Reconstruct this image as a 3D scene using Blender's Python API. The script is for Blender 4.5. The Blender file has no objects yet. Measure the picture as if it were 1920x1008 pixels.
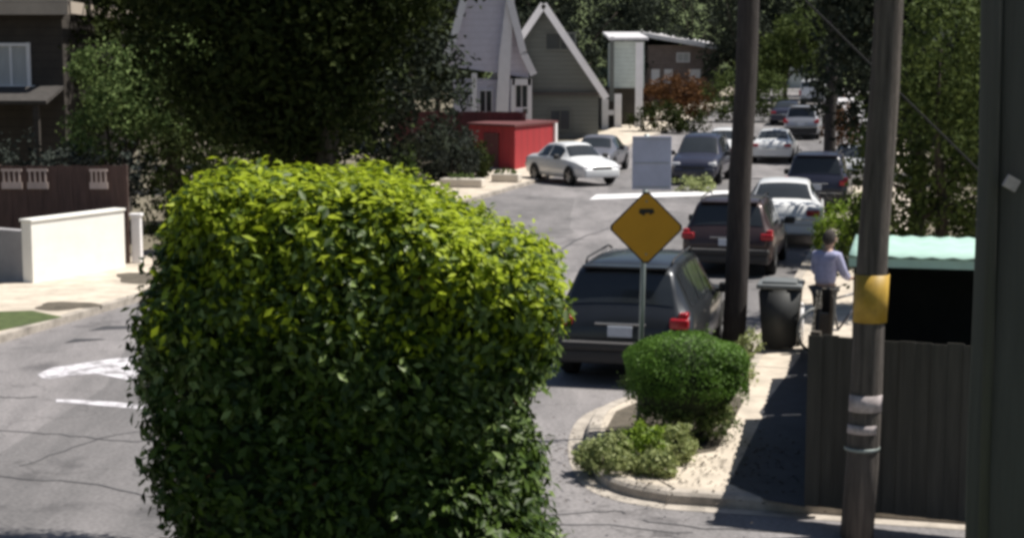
import bpy, bmesh, math, random
import numpy as np
from mathutils import Vector, Matrix
R = math.radians
random.seed(7); RNG = np.random.default_rng(11)
S = bpy.context.scene
C = S.collection
# ------------------------------------------------------------ camera, sky, sun
F = 3000.0; CH = 4.2
PITCH = math.atan((504-130)/F)
cam_d = bpy.data.cameras.new('camera'); cam = bpy.data.objects.new('camera', cam_d); C.objects.link(cam)
cam.location = (0, 0, CH); cam.rotation_euler = (R(90)-PITCH, 0, 0)
cam_d.sensor_width = 36; cam_d.lens = F/1920*36; cam_d.clip_start = .1; cam_d.clip_end = 2000
S.camera = cam
S.cycles.filter_width = 3.5
SUN_EL = 61.0; SUN_AZ = -9.0      # azimuth: degrees from +X towards the camera side
W = bpy.data.worlds.new('World'); S.world = W; W.use_nodes = True
nt = W.node_tree; sky = nt.nodes.new('ShaderNodeTexSky'); sky.sky_type = 'NISHITA'; sky.sun_disc = False
sky.sun_elevation = R(SUN_EL); sky.sun_rotation = R(90+SUN_AZ)
nt.links.new(sky.outputs[0], nt.nodes['Background'].inputs[0]); nt.nodes['Background'].inputs[1].default_value = .05
sd = bpy.data.lights.new('sun', 'SUN'); sun = bpy.data.objects.new('sun', sd); C.objects.link(sun)
sd.energy = 5.0; sd.angle = R(.5); sd.color = (1, .95, .87)
dirv = Vector((math.cos(R(SUN_AZ))*math.cos(R(SUN_EL)), -math.sin(R(SUN_AZ))*math.cos(R(SUN_EL)), math.sin(R(SUN_EL))))
sun.rotation_euler = dirv.to_track_quat('Z', 'Y').to_euler(); sun.location = (20, 0, 40)
S.view_settings.view_transform = 'Standard'; S.view_settings.look = 'None'; S.view_settings.exposure = .42; S.view_settings.gamma = 1

# ------------------------------------------------------------ helpers
cp, sp_ = math.cos(PITCH), math.sin(PITCH)
def ray(px, py):
    a, b = (px-960)/F, (504-py)/F
    return Vector((a, cp+b*sp_, -sp_+b*cp))
def G(px, py, z=0.):
    d = ray(px, py); t = (z-CH)/d.z
    return Vector((d.x*t, d.y*t, z))
def P(px, py, D):
    d = ray(px, py); t = D/d.y
    return Vector((d.x*t, D, CH+d.z*t))
TH = math.atan(.25); hx, hy = math.sin(TH), math.cos(TH)
def UV(u, v): return (v*hy+u*hx, -v*hx+u*hy)
def uv(x, y): return (x*hx+y*hy, x*hy-y*hx)
def gz(u):
    d = u-58
    if d <= 0: return 0.
    return .03*d*d/(d+14)
def gxy(x, y): return gz(uv(x, y)[0])
def UP(u, v, z=0): x, y = UV(u, v); return Vector((x, y, gz(u)+z))

MATS = {}
def mat(name, col, rough=.8, var=.25, scale=4., bump=.0, metal=0., bscale=None, spec=None, coat=0, stretch=None):
    m = bpy.data.materials.new(name); m.use_nodes = True; n = m.node_tree.nodes; l = m.node_tree.links
    b = n['Principled BSDF']; b.inputs['Roughness'].default_value = rough; b.inputs['Metallic'].default_value = metal
    if spec is not None: b.inputs['Specular IOR Level'].default_value = spec
    if coat: b.inputs['Coat Weight'].default_value = coat; b.inputs['Coat Roughness'].default_value = .06
    tc = n.new('ShaderNodeTexCoord'); mp = n.new('ShaderNodeMapping'); l.new(tc.outputs['Object'], mp.inputs[0])
    if stretch: mp.inputs['Scale'].default_value = stretch
    nz = n.new('ShaderNodeTexNoise'); nz.inputs['Scale'].default_value = scale; nz.inputs['Detail'].default_value = 7; nz.inputs['Roughness'].default_value = .65
    l.new(mp.outputs[0], nz.inputs['Vector'])
    rp = n.new('ShaderNodeValToRGB'); c = Vector(col)
    rp.color_ramp.elements[0].position = .3; rp.color_ramp.elements[1].position = .7
    rp.color_ramp.elements[0].color = (*(c*(1-var)), 1); rp.color_ramp.elements[1].color = (*(min(1, x*(1+var)) for x in c), 1)
    l.new(nz.outputs[0], rp.inputs[0]); l.new(rp.outputs[0], b.inputs['Base Color'])
    if bump:
        bp = n.new('ShaderNodeBump'); bp.inputs['Strength'].default_value = bump; bp.inputs['Distance'].default_value = .02
        n2 = n.new('ShaderNodeTexNoise'); n2.inputs['Scale'].default_value = bscale or scale*6; n2.inputs['Detail'].default_value = 5
        l.new(mp.outputs[0], n2.inputs['Vector']); l.new(n2.outputs[0], bp.inputs['Height']); l.new(bp.outputs[0], b.inputs['Normal'])
    MATS[name] = m; return m
def lined(name, scale, depth=.25, direction='Z'):
    m = MATS[name]; n = m.node_tree.nodes; l = m.node_tree.links; b = n['Principled BSDF']; src = b.inputs['Base Color'].links[0].from_socket
    tc = n.new('ShaderNodeTexCoord'); w = n.new('ShaderNodeTexWave'); w.bands_direction = direction; w.wave_profile = 'SAW'; w.inputs['Scale'].default_value = scale; w.inputs['Distortion'].default_value = .15; l.new(tc.outputs['Object'], w.inputs[0])
    rp = n.new('ShaderNodeValToRGB'); rp.color_ramp.elements[0].position = .0; rp.color_ramp.elements[1].position = .22; rp.color_ramp.elements[0].color = (1-depth,)*3+(1,); rp.color_ramp.elements[1].color = (1, 1, 1, 1); l.new(w.outputs[0], rp.inputs[0])
    mx = n.new('ShaderNodeMix'); mx.data_type = 'RGBA'; mx.blend_type = 'MULTIPLY'; mx.inputs[0].default_value = 1; l.new(src, mx.inputs[6]); l.new(rp.outputs[0], mx.inputs[7]); l.new(mx.outputs[2], b.inputs['Base Color'])
def leafmat(name, c0, c1, trans=.35, rough=.55, spec=.3):
    m = bpy.data.materials.new(name); m.use_nodes = True; n = m.node_tree.nodes; l = m.node_tree.links
    b = n['Principled BSDF']; b.inputs['Roughness'].default_value = rough; b.inputs['Specular IOR Level'].default_value = spec
    g = n.new('ShaderNodeNewGeometry'); tc = n.new('ShaderNodeTexCoord'); nz = n.new('ShaderNodeTexNoise'); nz.inputs['Scale'].default_value = 1.7; nz.inputs['Detail'].default_value = 3
    l.new(tc.outputs['Object'], nz.inputs['Vector'])
    ad = n.new('ShaderNodeMath'); ad.operation = 'ADD'; l.new(g.outputs['Random Per Island'], ad.inputs[0]); l.new(nz.outputs[0], ad.inputs[1])
    rp = n.new('ShaderNodeValToRGB'); rp.color_ramp.elements[0].position = .35; rp.color_ramp.elements[1].position = 1.25/1.0 if False else 1.0
    hv = n.new('ShaderNodeMath'); hv.operation = 'MULTIPLY'; hv.inputs[1].default_value = .62; l.new(ad.outputs[0], hv.inputs[0])
    rp.color_ramp.elements[0].position = .2; rp.color_ramp.elements[1].position = .85
    rp.color_ramp.elements[0].color = (*c0, 1); rp.color_ramp.elements[1].color = (*c1, 1)
    l.new(hv.outputs[0], rp.inputs[0]); l.new(rp.outputs[0], b.inputs['Base Color'])
    t = n.new('ShaderNodeBsdfTranslucent'); l.new(rp.outputs[0], t.inputs[0])
    mx = n.new('ShaderNodeMixShader'); mx.inputs[0].default_value = trans
    l.new(b.outputs[0], mx.inputs[1]); l.new(t.outputs[0], mx.inputs[2]); l.new(mx.outputs[0], n['Material Output'].inputs[0])
    MATS[name] = m; return m

def roadmat():
    m = bpy.data.materials.new('asphalt'); m.use_nodes = True; n = m.node_tree.nodes; l = m.node_tree.links
    b = n['Principled BSDF']; b.inputs['Roughness'].default_value = .8; b.inputs['Specular IOR Level'].default_value = .35
    tc = n.new('ShaderNodeTexCoord')
    mp = n.new('ShaderNodeMapping'); mp.inputs['Rotation'].default_value = (0, 0, TH); mp.inputs['Scale'].default_value = (1, .25, 1); l.new(tc.outputs['Object'], mp.inputs[0])
    a = n.new('ShaderNodeTexNoise'); a.inputs['Scale'].default_value = .9; a.inputs['Detail'].default_value = 8; a.inputs['Roughness'].default_value = .7; l.new(mp.outputs[0], a.inputs['Vector'])
    f = n.new('ShaderNodeTexNoise'); f.inputs['Scale'].default_value = 22; f.inputs['Detail'].default_value = 4; l.new(tc.outputs['Object'], f.inputs['Vector'])
    r1 = n.new('ShaderNodeValToRGB'); r1.color_ramp.elements[0].position = .32; r1.color_ramp.elements[1].position = .68
    r1.color_ramp.elements[0].color = (.15, .145, .147, 1); r1.color_ramp.elements[1].color = (.285, .27, .272, 1); l.new(a.outputs[0], r1.inputs[0])
    r2 = n.new('ShaderNodeValToRGB'); r2.color_ramp.elements[0].position = .3; r2.color_ramp.elements[1].position = .7
    r2.color_ramp.elements[0].color = (.72, .72, .72, 1); r2.color_ramp.elements[1].color = (1.15, 1.15, 1.15, 1); l.new(f.outputs[0], r2.inputs[0])
    mu = n.new('ShaderNodeMix'); mu.data_type = 'RGBA'; mu.blend_type = 'MULTIPLY'; mu.inputs[0].default_value = 1
    l.new(r1.outputs[0], mu.inputs[6]); l.new(r2.outputs[0], mu.inputs[7])
    pv = n.new('ShaderNodeTexVoronoi'); pv.distance = 'CHEBYCHEV'; pv.inputs['Scale'].default_value = .28; l.new(mp.outputs[0], pv.inputs['Vector'])
    r4 = n.new('ShaderNodeValToRGB'); r4.color_ramp.interpolation = 'CONSTANT'; r4.color_ramp.elements[0].color = (.80, .80, .80, 1); r4.color_ramp.elements[1].color = (1.04, 1.03, 1.03, 1); r4.color_ramp.elements[1].position = .3
    l.new(pv.outputs['Color'], r4.inputs[0])
    os_ = n.new('ShaderNodeTexNoise'); os_.inputs['Scale'].default_value = 1.1; os_.inputs['Detail'].default_value = 3; l.new(tc.outputs['Object'], os_.inputs['Vector'])
    r5 = n.new('ShaderNodeValToRGB'); r5.color_ramp.elements[0].position = .30; r5.color_ramp.elements[1].position = .42; r5.color_ramp.elements[0].color = (.62, .62, .63, 1); r5.color_ramp.elements[1].color = (1, 1, 1, 1); l.new(os_.outputs[0], r5.inputs[0])
    m4 = n.new('ShaderNodeMix'); m4.data_type = 'RGBA'; m4.blend_type = 'MULTIPLY'; m4.inputs[0].default_value = 1; l.new(r4.outputs[0], m4.inputs[6]); l.new(r5.outputs[0], m4.inputs[7])
    m5 = n.new('ShaderNodeMix'); m5.data_type = 'RGBA'; m5.blend_type = 'MULTIPLY'; m5.inputs[0].default_value = 1; l.new(mu.outputs[2], m5.inputs[6]); l.new(m4.outputs[2], m5.inputs[7]); mu = m5
    v = n.new('ShaderNodeTexVoronoi'); v.feature = 'DISTANCE_TO_EDGE'; v.inputs['Scale'].default_value = .33
    wn = n.new('ShaderNodeTexNoise'); wn.inputs['Scale'].default_value = 1.6; wn.inputs['Detail'].default_value = 5; l.new(tc.outputs['Object'], wn.inputs['Vector'])
    va = n.new('ShaderNodeVectorMath'); va.operation = 'ADD'; l.new(tc.outputs['Object'], va.inputs[0])
    vs = n.new('ShaderNodeVectorMath'); vs.operation = 'SCALE'; vs.inputs['Scale'].default_value = 1.4; l.new(wn.outputs['Color'], vs.inputs[0]); l.new(vs.outputs[0], va.inputs[1]); l.new(va.outputs[0], v.inputs['Vector'])
    r3 = n.new('ShaderNodeValToRGB'); r3.color_ramp.elements[0].position = .0; r3.color_ramp.elements[1].position = .012
    r3.color_ramp.elements[0].color = (.68, .68, .68, 1); r3.color_ramp.elements[1].color = (1, 1, 1, 1); l.new(v.outputs[0], r3.inputs[0])
    m2 = n.new('ShaderNodeMix'); m2.data_type = 'RGBA'; m2.blend_type = 'MULTIPLY'; m2.inputs[0].default_value = 1
    l.new(mu.outputs[2], m2.inputs[6]); l.new(r3.outputs[0], m2.inputs[7]); l.new(m2.outputs[2], b.inputs['Base Color'])
    bp = n.new('ShaderNodeBump'); bp.inputs['Strength'].default_value = .35; bp.inputs['Distance'].default_value = .01; l.new(f.outputs[0], bp.inputs['Height']); l.new(bp.outputs[0], b.inputs['Normal'])
    MATS['asphalt'] = m; return m
def wornpaint():
    m = bpy.data.materials.new('worn_paint'); m.use_nodes = True; n = m.node_tree.nodes; l = m.node_tree.links
    b = n['Principled BSDF']; b.inputs['Roughness'].default_value = .7
    tc = n.new('ShaderNodeTexCoord'); a = n.new('ShaderNodeTexNoise'); a.inputs['Scale'].default_value = 3.2; a.inputs['Detail'].default_value = 7; a.inputs['Roughness'].default_value = .7
    l.new(tc.outputs['Object'], a.inputs['Vector'])
    r = n.new('ShaderNodeValToRGB'); r.color_ramp.elements[0].position = .42; r.color_ramp.elements[1].position = .56
    r.color_ramp.elements[0].color = (.24, .23, .24, 1); r.color_ramp.elements[1].color = (.66, .64, .68, 1); l.new(a.outputs[0], r.inputs[0]); l.new(r.outputs[0], b.inputs['Base Color'])
    MATS['worn_paint'] = m; return m

mat('dirt', (.16, .14, .10), .95, .35, 1.2, .4); mat('sidewalk', (.52, .455, .375), .9, .30, 1.9, .3, bscale=30)
mat('kerbstone', (.38, .34, .295), .9, .42, 3, .3); roadmat(); wornpaint()
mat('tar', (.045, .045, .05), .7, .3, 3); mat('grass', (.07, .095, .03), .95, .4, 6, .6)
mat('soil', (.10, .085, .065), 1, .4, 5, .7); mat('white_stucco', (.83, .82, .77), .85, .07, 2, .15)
mat('shaded_stucco', (.34, .33, .34), .9, .15, 2, .15); mat('brown_board', (.085, .05, .042), .8, .35, 3, .2, stretch=(6, 6, .6))
mat('pale_board', (.50, .40, .36), .8, .2, 3); mat('dark_wall', (.045, .038, .032), .85, .3, 2, .2)
mat('beige', (.42, .36, .30), .8, .12, 2); mat('roof_dark', (.05, .045, .042), .9, .3, 6, .3)
mat('glass', (.03, .035, .04), .08, .1, 2, spec=.6); mat('curtain', (.45, .46, .46), .8, .15, 6, stretch=(8, 8, .4))
mat('lavender_stucco', (.60, .585, .66), .85, .08, 3, .1); mat('white_trim', (.78, .77, .78), .6, .05, 3)
mat('green_siding', (.10, .108, .10), .85, .15, 2, .1, stretch=(.4, .4, 7)); mat('pale_roof', (.55, .54, .56), .8, .15, 4, .2)
mat('maroon_board', (.12, .035, .035), .8, .3, 3, stretch=(5, 5, .6)); mat('mint_wall', (.5, .56, .53), .85, .1, 3)
mat('tan_wall', (.20, .16, .145), .9, .2, 2); mat('cream', (.6, .55, .48), .8, .1, 2)
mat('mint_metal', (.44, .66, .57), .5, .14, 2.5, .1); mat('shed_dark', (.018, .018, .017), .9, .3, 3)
mat('fence_dark', (.072, .066, .055), .85, .3, 2.2, .3, stretch=(7, 7, .5)); mat('fence_brown', (.075, .062, .048), .85, .3, 2.2, .3, stretch=(7, 7, .5))
mat('pole_dark', (.042, .035, .033), .9, .5, 5, .6, stretch=(5, 5, .5)); mat('pole_wood', (.10, .085, .075), .9, .55, 4, .8, stretch=(6, 6, .4))
mat('pole_grey', (.065, .064, .060), .8, .2, 3, .3, stretch=(6, 6, .4)); mat('galv', (.27, .31, .30), .5, .15, 6, metal=.4)
mat('sign_orange', (.68, .33, .012), .5, .06, 3); mat('sign_black', (.02, .018, .015), .5, .1, 3); mat('sign_lilac', (.60, .60, .76), .5, .1, 4)
mat('yellow_plate', (.42, .26, .03), .5, .25, 8); mat('paper', (.40, .35, .35), .8, .5, 9)
mat('car_charcoal', (.034, .038, .044), .36, .08, 2, metal=.5, coat=.5); mat('car_brown', (.05, .032, .034), .38, .1, 2, metal=.4, coat=.4)
mat('car_white', (.72, .73, .74), .3, .03, 2, coat=.5); mat('car_silver', (.42, .43, .46), .3, .05, 2, metal=.4, coat=.5)
mat('car_navy', (.028, .03, .05), .3, .1, 2, coat=.4); mat('car_red', (.50, .028, .035), .35, .08, 2, coat=.4); mat('car_grey', (.13, .13, .15), .3, .08, 2, coat=.4)
mat('tyre', (.012, .012, .012), .9, .2, 8); mat('rim', (.35, .35, .36), .35, .1, 8, metal=.8)
mat('plastic_black', (.022, .022, .024), .6, .1, 5); mat('lamp_red', (.32, .012, .02), .25, .1, 6, spec=.6); mat('lamp_clear', (.65, .65, .68), .15, .1, 6)
mat('plate', (.48, .52, .60), .5, .1, 20); mat('chrome', (.5, .5, .5), .25, .05, 3, metal=.9)
mat('bin_grey', (.042, .044, .044), .6, .15, 4); mat('lid_grey', (.16, .17, .17), .45, .1, 4); mat('cover_blue', (.34, .35, .52), .8, .18, 9, .5)
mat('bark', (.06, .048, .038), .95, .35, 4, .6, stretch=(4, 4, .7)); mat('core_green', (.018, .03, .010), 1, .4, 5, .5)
leafmat('leaf_hedge', (.012, .030, .006), (.062, .105, .012), .16, .5, .25)
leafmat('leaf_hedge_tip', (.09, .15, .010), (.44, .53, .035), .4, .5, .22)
leafmat('leaf_shoot', (.05, .09, .02), (.22, .30, .09), .3, .4, .4)
leafmat('leaf_dark', (.012, .02, .007), (.040, .052, .014), .15, .8, .08)
leafmat('leaf_far', (.016, .022, .016), (.042, .052, .036), .1, .8, .08)
leafmat('leaf_olive', (.03, .048, .015), (.105, .14, .04), .25, .7, .1)
leafmat('leaf_mid', (.035, .07, .018), (.17, .23, .08), .25, .7, .1); leafmat('leaf_bright', (.08, .15, .02), (.27, .38, .04), .4)
leafmat('leaf_dome', (.06, .13, .02), (.13, .25, .035), .3); leafmat('leaf_pale', (.14, .19, .06), (.42, .46, .20), .35)
leafmat('leaf_rust', (.075, .036, .016), (.155, .075, .032), .2, .8, .1); leafmat('leaf_grey', (.022, .028, .024), (.06, .07, .06), .15, .8, .08)
M = MATS

lined('green_siding', 1.3, .35); lined('lavender_stucco', 1.0, .15); lined('mint_wall', 1.3, .25); lined('tan_wall', 1.2, .35); lined('dark_wall', 1.5, .4); lined('pale_roof', .9, .25)
def tag(o, label=None, cat=None, group=None, kind=None):
    if label: o['label'] = label
    if cat: o['category'] = cat
    if group: o['group'] = group
    if kind: o['kind'] = kind
    return o
def empty(name, loc=(0, 0, 0), rz=0):
    o = bpy.data.objects.new(name, None); C.objects.link(o); o.location = loc; o.rotation_euler = (0, 0, rz); o.empty_display_size = .2
    return o
class MB:
    """collects geometry, links it as one mesh object"""
    def __init__(s): s.v = []; s.f = []
    def add(s, vs, fs):
        k = len(s.v); s.v += [tuple(v) for v in vs]; s.f += [tuple(i+k for i in f) for f in fs]; return s
    def box(s, c, d, rz=0, rx=0, ry=0):
        m = Matrix.Rotation(rz, 3, 'Z') @ Matrix.Rotation(rx, 3, 'X') @ Matrix.Rotation(ry, 3, 'Y'); c = Vector(c)
        vs = [c + m @ Vector((x*d[0]/2, y*d[1]/2, z*d[2]/2)) for x in (-1, 1) for y in (-1, 1) for z in (-1, 1)]
        return s.add(vs, [(0, 1, 3, 2), (4, 6, 7, 5), (0, 4, 5, 1), (2, 3, 7, 6), (0, 2, 6, 4), (1, 5, 7, 3)])
    def rbox(s, c, d, r, rz=0):
        """box with rounded vertical+horizontal edges (bevelled)"""
        bm = bmesh.new(); bmesh.ops.create_cube(bm, size=1)
        for v in bm.verts: v.co = Vector((v.co.x*d[0], v.co.y*d[1], v.co.z*d[2]))
        bmesh.ops.bevel(bm, geom=bm.edges[:], offset=r, segments=3, affect='EDGES', profile=.5)
        m = Matrix.Translation(Vector(c)) @ Matrix.Rotation(rz, 4, 'Z'); bm.transform(m); s.bm(bm); return s
    def bm(s, bm):
        bm.verts.ensure_lookup_table(); s.add([v.co for v in bm.verts], [[v.index for v in f.verts] for f in bm.faces]); bm.free(); return s
    def tube(s, pts, rads, n=10, cap=True):
        k = len(s.v); pts = [Vector(p) for p in pts]
        for i, p in enumerate(pts):
            d = (pts[min(i+1, len(pts)-1)]-pts[max(i-1, 0)]).normalized()
            a = d.cross(Vector((0, 1, .01)) if abs(d.y) < .9 else Vector((1, 0, 0))).normalized(); b = d.cross(a)
            r = rads[i] if hasattr(rads, '__len__') else rads
            for j in range(n):
                t = 2*math.pi*j/n; s.v.append(tuple(p+a*math.cos(t)*r+b*math.sin(t)*r))
        for i in range(len(pts)-1):
            for j in range(n):
                s.f.append((k+i*n+j, k+i*n+(j+1) % n, k+(i+1)*n+(j+1) % n, k+(i+1)*n+j))
        if cap: s.f.append(tuple(k+j for j in range(n))[::-1]); s.f.append(tuple(k+(len(pts)-1)*n+j for j in range(n)))
        return s
    def prism(s, poly, z0, z1):
        n = len(poly); area = sum(poly[i][0]*poly[(i+1) % n][1]-poly[(i+1) % n][0]*poly[i][1] for i in range(n))
        if area < 0: poly = poly[::-1]
        return s.add([(p[0], p[1], z0) for p in poly]+[(p[0], p[1], z1) for p in poly],
                     [tuple(range(n))[::-1], tuple(range(n, 2*n))]+[(i, (i+1) % n, n+(i+1) % n, n+i) for i in range(n)])
    def slab(s, poly3, t):
        """3d polygon thickened along its normal by t"""
        p = [Vector(q) for q in poly3]; nrm = (p[1]-p[0]).cross(p[2]-p[0]).normalized()*t; n = len(p)
        return s.add([*p, *[q+nrm for q in p]], [tuple(range(n))[::-1], tuple(range(n, 2*n))]+[(i, (i+1) % n, n+(i+1) % n, n+i) for i in range(n)])
    def build(s, name, m, parent=None, smooth=False):
        me = bpy.data.meshes.new(name); me.from_pydata(s.v, [], s.f); me.update()
        o = bpy.data.objects.new(name, me); C.objects.link(o); me.materials.append(m if not isinstance(m, str) else M[m])
        if smooth: me.polygons.foreach_set('use_smooth', [True]*len(me.polygons))
        if parent: o.parent = parent
        return o
def copy_tree(o, parent=None):
    c = o.copy(); C.objects.link(c)
    if parent: c.parent = parent
    for ch in list(o.children): copy_tree(ch, c)
    return c
def structure(name, mb, m, smooth=False): return tag(mb.build(name, m, smooth=smooth), kind='structure')

def leaves_mesh(pts, nrm, size, name, m, parent=None, fold=.35, asp=.5, jitter=.9, vary=.8):
    """many folded leaves: pts Nx3 centres, nrm Nx3 preferred normals"""
    n = len(pts); sz = size*(1-vary/2+vary*RNG.random(n))[:, None]
    nr = nrm+jitter*RNG.normal(size=(n, 3)); nr /= np.linalg.norm(nr, axis=1)[:, None]+1e-9
    a = np.cross(nr, RNG.normal(size=(n, 3))); a /= np.linalg.norm(a, axis=1)[:, None]+1e-9; b = np.cross(nr, a)
    base = pts-a*sz*.5; tip = pts+a*sz*.5; l = pts+b*sz*asp*.5+nr*sz*fold*.3; r = pts-b*sz*asp*.5+nr*sz*fold*.3
    v = np.stack([base, l, tip, r], 1).reshape(-1, 3)
    me = bpy.data.meshes.new(name); me.vertices.add(4*n); me.vertices.foreach_set('co', v.ravel().astype(np.float32))
    idx = (np.arange(n)[:, None]*4+np.array([0, 1, 2, 0, 2, 3])[None]).ravel()
    me.loops.add(6*n); me.loops.foreach_set('vertex_index', idx.astype(np.int32))
    me.polygons.add(2*n); me.polygons.foreach_set('loop_start', (np.arange(2*n)*3).astype(np.int32)); me.polygons.foreach_set('loop_total', np.full(2*n, 3, np.int32))
    me.update(calc_edges=True); me.validate()
    o = bpy.data.objects.new(name, me); C.objects.link(o); me.materials.append(M[m])
    if parent: o.parent = parent
    return o
def blob_points(blobs, n, clump=.35, thick=.28):
    """points near the surfaces of ellipsoids, grouped into clumps"""
    areas = np.array([b[3]*b[4]+b[4]*b[5]+b[3]*b[5] for b in blobs]); pr = areas/areas.sum()
    nc = max(12, n//22); which = RNG.choice(len(blobs), nc, p=pr)
    d = RNG.normal(size=(nc, 3)); d /= np.linalg.norm(d, axis=1)[:, None]
    B = np.array(blobs)[which]; rr = 1-thick*RNG.random(nc)**1.2
    rr *= 1+.10*np.sin(d[:, 0]*5+which)+.10*np.cos(d[:, 2]*6+which*2)
    cc = B[:, :3]+d*B[:, 3:]*rr[:, None]
    k = RNG.integers(0, nc, n); p = cc[k]+RNG.normal(size=(n, 3))*clump*.5
    return p, d[k]
def limb(mb, p0, p1, r0, r1, bend=.12, k=5):
    p0, p1 = Vector(p0), Vector(p1); L = (p1-p0).length; off = Vector([random.uniform(-1, 1)*bend*L for _ in range(3)]); pts = []
    for i in range(k+1):
        t = i/k; pts.append(p0.lerp(p1, t)+off*math.sin(t*math.pi)*.6)
    mb.tube(pts, [r0+(r1-r0)*i/k for i in range(k+1)], 8)
def tree(name, label, cat, base, th, tr, blobs, n, size, m, group=None, clump=.35, lean=(0, 0)):
    """blobs relative to the base: (x,y,z,rx,ry,rz)"""
    root = empty(name, base); tag(root, label, cat, group)
    mb = MB(); top = (lean[0], lean[1], th); limb(mb, (0, 0, -.1), top, tr, tr*.7, .04)
    for b in blobs: limb(mb, (top[0]*.9, top[1]*.9, th*.85), (b[0], b[1], b[2]), tr*.5, tr*.12)
    mb.build('trunk', 'bark', root, True)
    p, nr = blob_points(blobs, n, clump); leaves_mesh(p, nr, size, 'crown', m, root)
    return root
def shrub(name, label, base, blobs, n, size, m, group=None, cat='shrub', clump=.12, stems=True):
    root = empty(name, base); tag(root, label, cat, group)
    p, nr = blob_points(blobs, n, clump); leaves_mesh(p, nr, size, 'foliage', m, root)
    if stems:
        mb = MB()
        for b in blobs:
            for q in range(3): limb(mb, (b[0]*.4+random.uniform(-.1, .1), b[1]*.4, -.05), (b[0]+random.uniform(-.5, .5)*b[3], b[1]+random.uniform(-.4, .4)*b[4], b[2]), .02, .008, .1, 4)
        mb.build('stem', 'bark', root, True)
    return root

# ------------------------------------------------------------ ground, roads, pavements
us = [-30, 0, 58]+list(range(62, 170, 4))+[200, 260, 400]
def strip(us, v0, v1, z, mb=None, nv=1):
    mb = mb or MB(); k = len(mb.v)
    for u in us:
        for j in range(nv+1): mb.v.append(tuple(UP(u, v0+(v1-v0)*j/nv, z)))
    w = nv+1
    for i in range(len(us)-1):
        for j in range(nv): a = k+i*w+j; mb.f.append((a, a+1, a+w+1, a+w))
    return mb
structure('ground', strip(us, -260, 260, -.03, nv=8), 'dirt', True)
road = strip(us, -13.6, -2.2, 0.0)
road.prism([UV(4, -2.2), UV(15.4, -2.2), UV(15.4, 60), UV(4, 60)], -.02, 0.0) if False else None
structure('road', road, 'asphalt', True)
cr = MB(); cr.add([(*UV(4, -2.2), .0), (*UV(4, 60), 0), (*UV(25, 60), 0), (*UV(25, -2.2), 0)], [(0, 1, 2, 3)])
structure('side_road', cr, 'asphalt')
# corner block with its bulbed kerb
def arc(pts, n=5):          # Catmull-Rom through points
    out = []
    for i in range(len(pts)-1):
        p0, p1, p2, p3 = [Vector(pts[max(0, min(len(pts)-1, j))]) for j in (i-1, i, i+1, i+2)]
        for k in range(n):
            t = k/n; out.append(.5*((2*p1)+(-p0+p2)*t+(2*p0-5*p1+4*p2-p3)*t*t+(-p0+3*p1-3*p2+p3)*t**3))
    out.append(Vector(pts[-1])); return out
edge = arc([UV(15.0, 12), UV(15.05, 4), (2.2, 15.02), (1.45, 15.25), (1.0, 15.7), (.84, 16.5), (.84, 17.8), (1.05, 19.1), (1.6, 20.0), (2.4, 20.45), UV(21.6, -2.2), UV(26, -2.2)])
edge = [(p[0], p[1]) for p in edge]
KH = .12
def offset_line(e, d):
    out = []
    for i, p in enumerate(e):
        a, b = e[max(0, i-1)], e[min(len(e)-1, i+1)]; t = Vector((b[0]-a[0], b[1]-a[1])).normalized()
        out.append((p[0]+t.y*d, p[1]-t.x*d))
    return out
inner = offset_line(edge, .16)
mb = MB(); mb.prism(inner+[UV(26, 40), UV(15.2, 40)], -.02, KH-.004); structure('pavement', mb, 'sidewalk')
mb = MB(); n = len(edge)
for A, z0, B_, z1 in ((edge, -.02, edge, KH-.03), (edge, KH-.03, offset_line(edge, .03), KH), (offset_line(edge, .03), KH, inner, KH)):
    k = len(mb.v); mb.v += [(p[0], p[1], z0) for p in A]+[(p[0], p[1], z1) for p in B_]
    mb.f += [(k+i, k+i+1, k+n+i+1, k+n+i) for i in range(n-1)]
structure('kerb', mb, 'kerbstone')
us2 = [26, 40, 58]+list(range(62, 170, 4))
def raised(us, v0, v1, h, name, m):
    mb = strip(us, v0, v1, h)
    mb.v += [tuple(UP(u, v0, -.02)) for u in us]+[tuple(UP(u, v1, -.02)) for u in us]; n = len(us)
    for i in range(n-1):
        mb.f.append((2*i, 2*i+2, 2*n+i+1, 2*n+i)); mb.f.append((2*i+1, 3*n+i, 3*n+i+1, 2*i+3))
    return structure(name, mb, m)
raised(us2, -2.2, -2.04, KH, 'kerb', 'kerbstone'); raised(us2, -2.036, .2, KH-.004, 'pavement', 'sidewalk')
ul = [-30, 0, 20, 40, 58]+list(range(62, 170, 4))
raised(ul, -13.76, -13.6, KH, 'kerb', 'kerbstone'); raised(ul, -16.9, -13.764, KH-.004, 'pavement', 'sidewalk')
# near block that carries the hedge, below the frame
mb = MB(); mb.prism([(-4.6, -4), (-4.4, 8.5), (-3.6, 11.2), (-2.4, 11.9), (1.2, 11.9), (9, 10.2), (9, -4)], -.02, KH); structure('lawn', mb, 'grass')
gm = MB(); oe = offset_line(edge, -.2); k = len(edge)
gm.add([(p[0], p[1], .004) for p in edge]+[(p[0], p[1], .004) for p in oe], [(i, k+i, k+i+1, i+1) for i in range(k-1)]); structure('gutter', gm, 'kerbstone')
n = 900; cx_ = RNG.choice([1.3, 1.9, 2.6, .9], n)+RNG.normal(size=n)*.35; cy_ = np.interp(cx_, [.5, 1, 2, 3], [16.8, 16.4, 16.3, 16.6])+RNG.normal(size=n)*.8
tag(leaves_mesh(np.stack([cx_, cy_, np.full(n, KH+.012)], 1), np.tile(np.array([0, 0, 1.]), (n, 1)), .045, 'leaf_litter', 'bark', None, fold=.15, jitter=.2), kind='stuff')
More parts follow.
